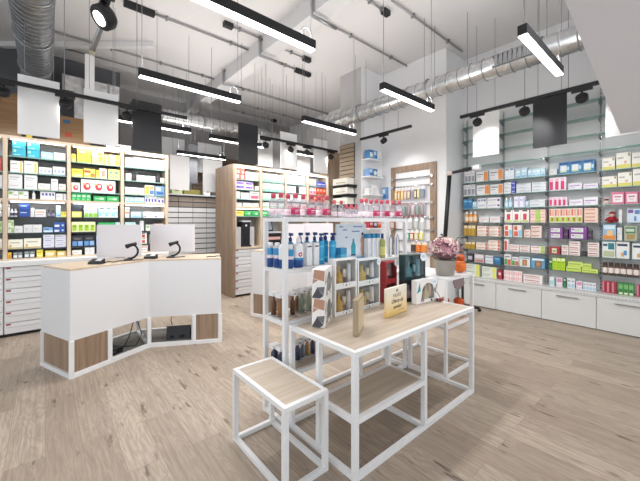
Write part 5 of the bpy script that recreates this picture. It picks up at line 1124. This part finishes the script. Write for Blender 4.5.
# ------------------------------------------------------------------ gift boxes on the table
ZT_ = .7505
PATW, PATC, PATG = mat('#efecea', .45), mat('#b98d74', .5), mat('#6f7074', .5)
def window_box(p0, p1, h, d, z, frame, label, arch=False, inner=('#c79a3f', '#e9e4d6', '#e6e6ea'), sticker=None, accent='#2d86a0', inside='#d2ccc6', pattern=False):
    w_ = math.hypot(p1[0] - p0[0], p1[1] - p0[1]); rz = math.atan2(p1[1] - p0[1], p1[0] - p0[0])
    t = thing('gift_box', label, 'gift box', (p0[0], p0[1], z), rz, 'gift boxes with windows on the table')
    F_ = frame; e = .013; b = .032
    m = MB()
    m.box(0, .004, 0, .006, d, h, F_).box(w_ - .006, .004, 0, w_, d, h, F_).box(.006, .004, 0, w_ - .006, d, .006, F_).box(.006, .004, h - .006, w_ - .006, d, h, F_).box(.006, d - .006, .006, w_ - .006, d, h - .006, mat(inside, .5))
    m.build('carton_body', t)
    m = MB()
    if arch:
        cx, n = w_ * .58, 12; rx, rzz = w_ * .31, h * .40; zc = h * .44; inner_pts = [(cx + rx * math.cos(PI * k / n), zc + rzz * math.sin(PI * k / n)) for k in range(n + 1)]
        m.box(0, 0, 0, w_, .004, .03, F_).box(0, 0, .03, cx - rx, .004, zc, F_).box(cx + rx, 0, .03, w_, .004, zc, F_)
        prev = None
        for k in range(n):
            (xa, za), (xb_, zb) = inner_pts[k], inner_pts[k + 1]; m.vprism([(xa, za), (xb_, zb), (xb_, h), (xa, h)], 0, .004, F_)
        m.box(0, 0, zc, cx - rx, .004, h, F_).box(cx + rx, 0, zc, w_, .004, h, F_)
    else: m.box(0, 0, 0, w_, .004, b, F_).box(0, 0, h - e, w_, .004, h, F_).box(0, 0, b, e, .004, h - e, F_).box(w_ - e, 0, b, w_, .004, h - e, F_)
    m.build('window_frame', t)
    MB().box(.012, .0042, .025, w_ - .012, .0052, h - .012, ACRYL).build('window_film', t)
    ib = h * .62; g0, g1 = w_ * .22, w_ * .72
    if arch: g0, g1 = w_ * .48, w_ * .68
    MB().lathe([(w_ * .16, .007), (w_ * .17, h * .1), (w_ * .15, h * .42), (w_ * .06, h * .52), (w_ * .06, h * .7), (w_ * .05, h * .74)], c_(inner[0]), (g0 + w_ * .1, d * .52), 12, (1, min(1, d * .4 / (w_ * .17)))).build('perfume_bottle', t)
    MB().lathe([(w_ * .075, .007, c_(accent)), (w_ * .075, h * .2, c_(inner[2])), (w_ * .08, h * .3), (w_ * .07, h * .8)], c_(inner[2]), (g1 + w_ * .05, d * .5), 10, (1, min(1, d * .4 / (w_ * .08)))).build('lotion_tube', t)
    MB().lathe([(w_ * .07, h * .3), (w_ * .07, h * .55), (w_ * .04, h * .6)], c_(inner[1]), ((g0 + g1) / 2 + w_ * .12, d * .6), 10, (1, min(1, d * .3 / (w_ * .07)))).build('inner_jar', t)
    m = MB()
    if not arch:
        for k, q in enumerate((.38, .52, .66)): m.tube([(w_ * q, -.001, b * .5), (w_ * q, 0, b * .5)], .004, DGREY, 8)
        m.tube([(w_ * .5, -.0012, b * .28), (w_ * .5, 0, b * .28)], .006, BLACK, 8)
    else:
        m.vprism([(w_ * .02, h * .45), (w_ * .16, h * .9), (w_ * .2, h * .55)], -.001, 0, mat(accent)); m.vprism([(w_ * .2, h * .05), (w_ * .27, h * .4), (w_ * .3, h * .1)], -.001, 0, PATG); m.vprism([(w_ * .3, h * .02), (w_ * .38, h * .1), (w_ * .34, h * .16)], -.001, 0, mat('#c8403a'))
        m.vprism([(w_ * .72, h * .03), (w_ * .8, h * .03), (w_ * .78, h * .12), (w_ * .7, h * .12)], -.001, 0, BLACK); m.vprism([(w_ * .88, h * .5), (w_ * .98, h * .3), (w_ * .98, h * .62)], -.001, 0, PATG)
    m.build('printed_marks', t)
    if pattern:                                       # geometric facets on the left side face
        for pts, c in (([(.2, 1), (1, .95), (.95, .6), (.1, .7)], PATC), ([(.0, .02), (.4, .36), (.9, .1), (.6, .0)], mat('#4a4b50', .5)), ([(.35, .38), (1, .42), (.9, .12)], PATG), ([(.05, .5), (.1, .68), (.5, .64)], PATC)):
            L = [(-.001, d * (1 - a), h * q) for a, q in pts]; m = MB(); m.v += L + [(0, q[1], q[2]) for q in L]; n = len(L)
            m.face(list(range(n)), c); m.face(list(range(n, 2 * n))[::-1], c)
            for q in range(n): m.face([q, (q + 1) % n, n + (q + 1) % n, n + q], c)
            m.build('printed_facet', t)
    if sticker:
        m = MB(); sxx, sz_, sr = sticker; m.tube([(sxx * w_, -.003, sz_ * h), (sxx * w_, -.0012, sz_ * h)], sr, mat('#e8edf2', .4), 20)
        m.box(sxx * w_ - sr * .5, -.0034, sz_ * h - .002, sxx * w_ + sr * .5, -.003, sz_ * h + .004, mat('#8fa5b8')).box(sxx * w_ - sr * .3, -.0034, sz_ * h + .012, sxx * w_ + sr * .3, -.003, sz_ * h + .017, mat('#8fa5b8')); m.build('round_sticker', t)
    return t
H = .205
WB_ = mat('#ededec', .4)
for k, s in ((0, 'lower'), (1, 'upper')):
    window_box((1.50, 1.70), (1.71, 1.855), H, .095, ZT_ + k * (H + .001), PATW, s + ' patterned gift box of the turned stack at the left of the table', True, ('#d9d2c4', '#e0dcd8', '#ececec'), None, '#8a8b90', '#d0ccc8', True)
    window_box((1.735, 1.845), (1.985, 1.845), H + .02, .085, ZT_ + k * (H + .021), WB_, s + ' white gift box with amber perfume behind its clear window', False, ('#c99a3c', '#efeae0', '#e9e9ee'), None, '#d8d8e0', '#a8a49e')
    window_box((2.0, 1.845), (2.29, 1.845), H + .01, .085, ZT_ + k * (H + .011), mat('#e4ecee', .4), s + ' white and teal gift box with yellow perfume and blue tube', False, ('#d8b43c', '#e9e2c8', '#eef2f6'), (.93, .82, .028) if k else None, '#1f6fae', '#5f7478')
    window_box((2.37, 1.84), (2.535, 1.84), H - .015, .09, ZT_ + k * (H - .014), mat('#a02a2e', .45), s + ' dark red gift box in the row before the rack', False, ('#b85a5e', '#c87a7a', '#8a3a44'), (.97, .55, .034) if k == 0 else (.95, .9, .03), '#5a2a2a', '#5a2226')
window_box((2.55, 1.765), (2.80, 1.70), .20, .08, ZT_, mat('#2a2c32', .45), 'black gift box under the dark green gift box', False, ('#b5a8b8', '#8a8a94', '#c8c0cc'), (.86, .86, .04), '#6a6470', '#8f8a98')
window_box((2.55, 1.765), (2.80, 1.70), .235, .08, ZT_ + .201, mat('#16383a', .45), 'dark green gift box standing on the black one', False, ('#2f7a86', '#7fb0b4', '#3f8a9a'), (.9, .9, .04), '#9fc0c0', '#1f4f58')
window_box((2.555, 1.64), (2.85, 1.615), .215, .055, ZT_, PATW, 'white gift box with arched window at the right end of the table', True, ('#d8c8a4', '#b89a7a', '#d8b8a4'), (.9, .84, .042), '#2f9aa0', '#8f8a80')
og = thing('decoration', 'small dark red berry decoration at the right end of the table', 'decoration', (2.83, 1.56, ZT_))
MB().ball((0, 0, .018), .018, mat('#8a2030'), 8).ball((.022, .018, .014), .014, mat('#a83a48'), 8).ball((-.02, .02, .016), .015, mat('#5a1824'), 8).build('berries', og); MB().tube([(0, 0, .03), (-.02, .01, .07), (-.035, .02, .1)], .003, mat('#5a4a3a'), 5).build('twig', og)
# price card with handwriting, tan card holder
sg = thing('card_sign', 'upright yellow offer card with grey heading and black handwriting on the table', 'sign', (2.17, 1.585, ZT_), .09)
def grad_card():
    m = bpy.data.materials.new('honey_card'); m.use_nodes = True; nt = m.node_tree; b = nt.nodes['Principled BSDF']; b.inputs['Roughness'].default_value = .35
    tc = nt.nodes.new('ShaderNodeTexCoord'); sp = nt.nodes.new('ShaderNodeSeparateXYZ'); nt.links.new(tc.outputs['Object'], sp.inputs[0])
    n = nt.nodes.new('ShaderNodeTexNoise'); n.inputs['Scale'].default_value = 9; nt.links.new(tc.outputs['Object'], n.inputs['Vector'])
    ad = nt.nodes.new('ShaderNodeMath'); ad.operation = 'MULTIPLY_ADD'; ad.inputs[1].default_value = .07; nt.links.new(n.outputs['Fac'], ad.inputs[0]); nt.links.new(sp.outputs['Z'], ad.inputs[2])
    mp = nt.nodes.new('ShaderNodeMapRange'); mp.inputs[1].default_value = .03; mp.inputs[2].default_value = .24; nt.links.new(ad.outputs[0], mp.inputs[0])
    r = nt.nodes.new('ShaderNodeValToRGB'); r.color_ramp.elements[0].color = lin('#e9c268'); r.color_ramp.elements[1].color = lin('#f3ecdc'); nt.links.new(mp.outputs[0], r.inputs[0]); nt.links.new(r.outputs[0], b.inputs['Base Color']); return m
MB().rbox(-.155, -.012, 0, .155, .012, .225, grad_card(), .002).build('card', sg)
INK = mat('#2a2622', .5); INKG = mat('#9a948c', .5)
def put_text(t, txt, size, m, z, shear=0, x=0.0, y=-.0128):
    link(text_mesh(txt, size, m, shear), 'lettering', t, (x, y, z), (PI / 2, 0, 0))
put_text(sg, 'NUXE', .044, INKG, .158)
MB().vprism([(-.014, .185), (.014, .185), (.02, .197), (0, .21), (-.02, .197)], -.0128, -.012, INKG).build('crest', sg)
put_text(sg, 'Oferta de', .045, INK, .112, .45); put_text(sg, 'navidad', .04, INK, .066, .45); MB().box(.02, -.0128, .028, .05, -.012, .032, INKG).build('fine_print', sg); MB().box(.06, -.0128, .030, .11, -.012, .036, INKG).build('fine_print', sg)
cs = thing('card_holder', 'tan card holder standing edge-on at the front of the table', 'card holder', (1.55, 1.43, ZT_), .555)
MB().rbox(0, 0, 0, .225, .035, .235, mat('#a8957a', .4)).build('holder', cs); MB().box(.012, -.0015, .015, .213, 0, .22, mat('#c9b796', .35)).build('card', cs)

# ------------------------------------------------------------------ end table: flowers, orange toy and bags
ft = thing('flower_pot', 'grey pot of pink and cream hydrangeas on the end table', 'flower pot', (3.10, 1.66, .959))
POT = mat('#a9a39a', .5)
MB().lathe([(.085, 0), (.105, .15), (.108, .155), (.095, .155), (.09, .13)], POT, n=22).build('pot', ft)
fl = MB(); cols = [mat(h, .8) for h in ('#d9aeb0', '#e8d6c6', '#b07f8c', '#c996a2', '#ece0d2', '#93606f')]
random.seed(3)
for k in range(150):
    a = random.uniform(0, 2 * PI); ph = math.acos(random.uniform(-.35, 1)); R = .15
    c = (R * 1.02 * math.sin(ph) * math.cos(a), R * 1.02 * math.sin(ph) * math.sin(a), .27 + R * .72 * math.cos(ph)); m_ = random.choice(cols)
    n = Vector(c) - Vector((0, 0, .26)); n.normalize(); x = n.orthogonal().normalized(); y = n.cross(x)
    for q in range(4):
        t0 = q * PI / 2 + a; d0 = x * math.cos(t0) + y * math.sin(t0); d1 = x * math.cos(t0 + .8) + y * math.sin(t0 + .8); d2 = x * math.cos(t0 - .8) + y * math.sin(t0 - .8)
        b0 = len(fl.v); C0 = Vector(c)
        fl.v += [tuple(C0), tuple(C0 + d2 * .019 + n * .004), tuple(C0 + d0 * .031 + n * .012), tuple(C0 + d1 * .019 + n * .004)]; fl.face([b0, b0 + 1, b0 + 2, b0 + 3], m_)
fl.ball((0, 0, .25), .125, mat('#7a5a5e', .9), 12, .8)
fl.build('flower_heads', ft)
lf = MB(); LEAF = mat('#4a4a3c', .7)
for k in range(16):
    a = random.uniform(-1.9, .9); z = random.uniform(.12, .40); r0 = random.uniform(.10, .15); ln_ = random.uniform(.07, .11)
    c = Vector((r0 * math.cos(a), r0 * math.sin(a), z)); d = Vector((math.cos(a), math.sin(a), random.uniform(-.3, .9))).normalized(); s = d.cross(Vector((0, 0, 1))).normalized() * .02; b0 = len(lf.v)
    lf.v += [tuple(c), tuple(c + d * ln_ * .5 + s), tuple(c + d * ln_), tuple(c + d * ln_ * .5 - s), tuple(c + d * ln_ * .5 + Vector((0, 0, -.006)))]; lf.face([b0, b0 + 1, b0 + 2, b0 + 3], LEAF); lf.face([b0, b0 + 3, b0 + 2, b0 + 4], LEAF); lf.face([b0, b0 + 4, b0 + 2, b0 + 1], LEAF)
lf.build('leaves', ft)
ORG, ORD_ = mat('#e8742a', .55), mat('#c9541c', .6)
def crumpled(name, parts_, label, cat, loc, rz=0):
    t = thing(name, label, cat, loc, rz)
    for nm, balls, m_ in parts_:
        mb = MB()
        for c, r, sz in balls: mb.ball(c, r, m_, 12, sz, .09)
        mb.build(nm, t)
    return t
x, y = 3.365, 1.635
crumpled('gift_bag', [('bag', [((0, 0, .07), .064, 1.0), ((.015, 0, .05), .06, .75)], ORG), ('gathered_top', [((.02, 0, .155), .045, .9), ((.045, .01, .13), .036, 1.1)], ORD_)], 'orange crumpled gift bag tied at the top beside the flower pot', 'bag', (x, y, .96))
MB()
crumpled('gift_bag', [('bag', [((0, 0, .075), .085, .78), ((-.05, .13, .07), .08, .78)], ORG), ('gathered_top', [((.02, 0, .15), .055, .7), ((-.03, .13, .145), .045, .8)], ORD_)], 'orange crumpled bag lying on the lower shelf of the end table', 'bag', (3.35, 1.645, .502))
dkp = thing('plant', 'dark leafy twig plant behind the orange bag', 'plant', (3.38, 1.84, .959)); 
MB().lathe([(.05, 0), (.065, .09), (.06, .09)], DGREY, n=14).build('pot', dkp)
tw = MB(); 
for k in range(26):
    a = random.uniform(0, 2 * PI); e = Vector((math.cos(a) * random.uniform(.04, .15), math.sin(a) * random.uniform(.04, .15), random.uniform(.15, .30))); tw.tube([(0, 0, .08), tuple(e * .6), tuple(e)], .003, mat('#3a3634'), 4)
    d = Vector((random.uniform(-1, 1), random.uniform(-1, 1), random.uniform(-.2, .6))).normalized(); s = d.cross(Vector((0, 0, 1))).normalized() * .014; b0 = len(tw.v)
    tw.v += [tuple(e), tuple(e + d * .03 + s), tuple(e + d * .06), tuple(e + d * .03 - s)]; tw.face([b0, b0 + 1, b0 + 2, b0 + 3], mat('#6f6c74') if k % 3 else mat('#a8a6b0'))
tw.build('twigs', dkp)
mv = thing('hanging_tag', 'dusty mauve many-sided tag hanging under the end table top', 'tag', (3.28, 1.60, .80), -.15)
MB().vprism([(-.10, .08), (-.07, .02), (.005, -.005), (.09, .05), (.06, .12), (-.02, .128), (-.08, .12)], -.004, .004, mat('#9a8586', .6)).build('tag_board', mv); MB().tube([(0, 0, .12), (0, 0, .138)], .002, WIRE, 5).build('string', mv)
# jointed black floor lamp standing at the corner
fl_ = thing('floor_lamp', 'black jointed-arm floor lamp at the corner by the glass shelves', 'floor lamp', (5.35, 2.55, 0))
L0 = (5.35, 2.55)
def rel(u, v, x): y, d = on_x(u, x); return (x - L0[0], y - L0[1], EYE - (v - VH) * d / FPX)
b = MB()
for k in range(5): a = 2 * PI * k / 5 + .3; b.tube([(0, 0, .09), (.26 * math.cos(a), .26 * math.sin(a), .06)], .02, BLACK, 8); b.ball((.26 * math.cos(a), .26 * math.sin(a), .032), .032, BLACK, 8)
b.build('castor_base', fl_)
j1, j2, j3 = rel(444, 252, 5.3), rel(449.5, 175, 5.3), rel(473, 168, 5.42)
MB().tube([(0, 0, .08), (0, 0, .8)], .02, BLACK, 10).tube([(0, 0, .8), j1], .018, BLACK, 8).build('lower_pole', fl_)
MB().tube([j1, j2], .036, BLACK, 10).build('upper_pole', fl_)
MB().ball((j2[0], j2[1], j2[2] + .03), .055, mat('#d0c2ba', .5), 10).build('joint', fl_)
MB().tube([(j2[0], j2[1], j2[2] + .03), j3], .026, BLACK, 8).build('arm', fl_)
MB().tube([j3, (j3[0] + .0, j3[1] - .06, j3[2]), (j3[0], j3[1] - .12, j3[2] + .0)], [.045, .05, .05], WHITE, 12).build('lamp_head', fl_)
# ------------------------------------------------------------------ daylight, lamps, camera
w = bpy.data.worlds.new('overcast_daylight'); scene.world = w; w.use_nodes = True
bg = w.node_tree.nodes['Background']; bg.inputs[0].default_value = (.9, .955, 1, 1); bg.inputs[1].default_value = WORLD
cd = bpy.data.cameras.new('camera'); cam = bpy.data.objects.new('camera', cd); COL.objects.link(cam)
cd.sensor_width = 36; cd.lens = FPX / 640 * 36; cd.shift_y = -18.5 / 640; cd.clip_start = .05
cam.location = (0, 0, EYE); cam.rotation_euler = (PI / 2, 0, ANG - PI / 2); scene.camera = cam
vs = scene.view_settings; vs.view_transform = 'Standard'; vs.look = 'None'; vs.gamma = 1; vs.use_curve_mapping = False; vs.exposure = EXPO
for k, v in LABELS.items():
    if len(v) > 1: print('DUPLICATE LABEL', k, v)
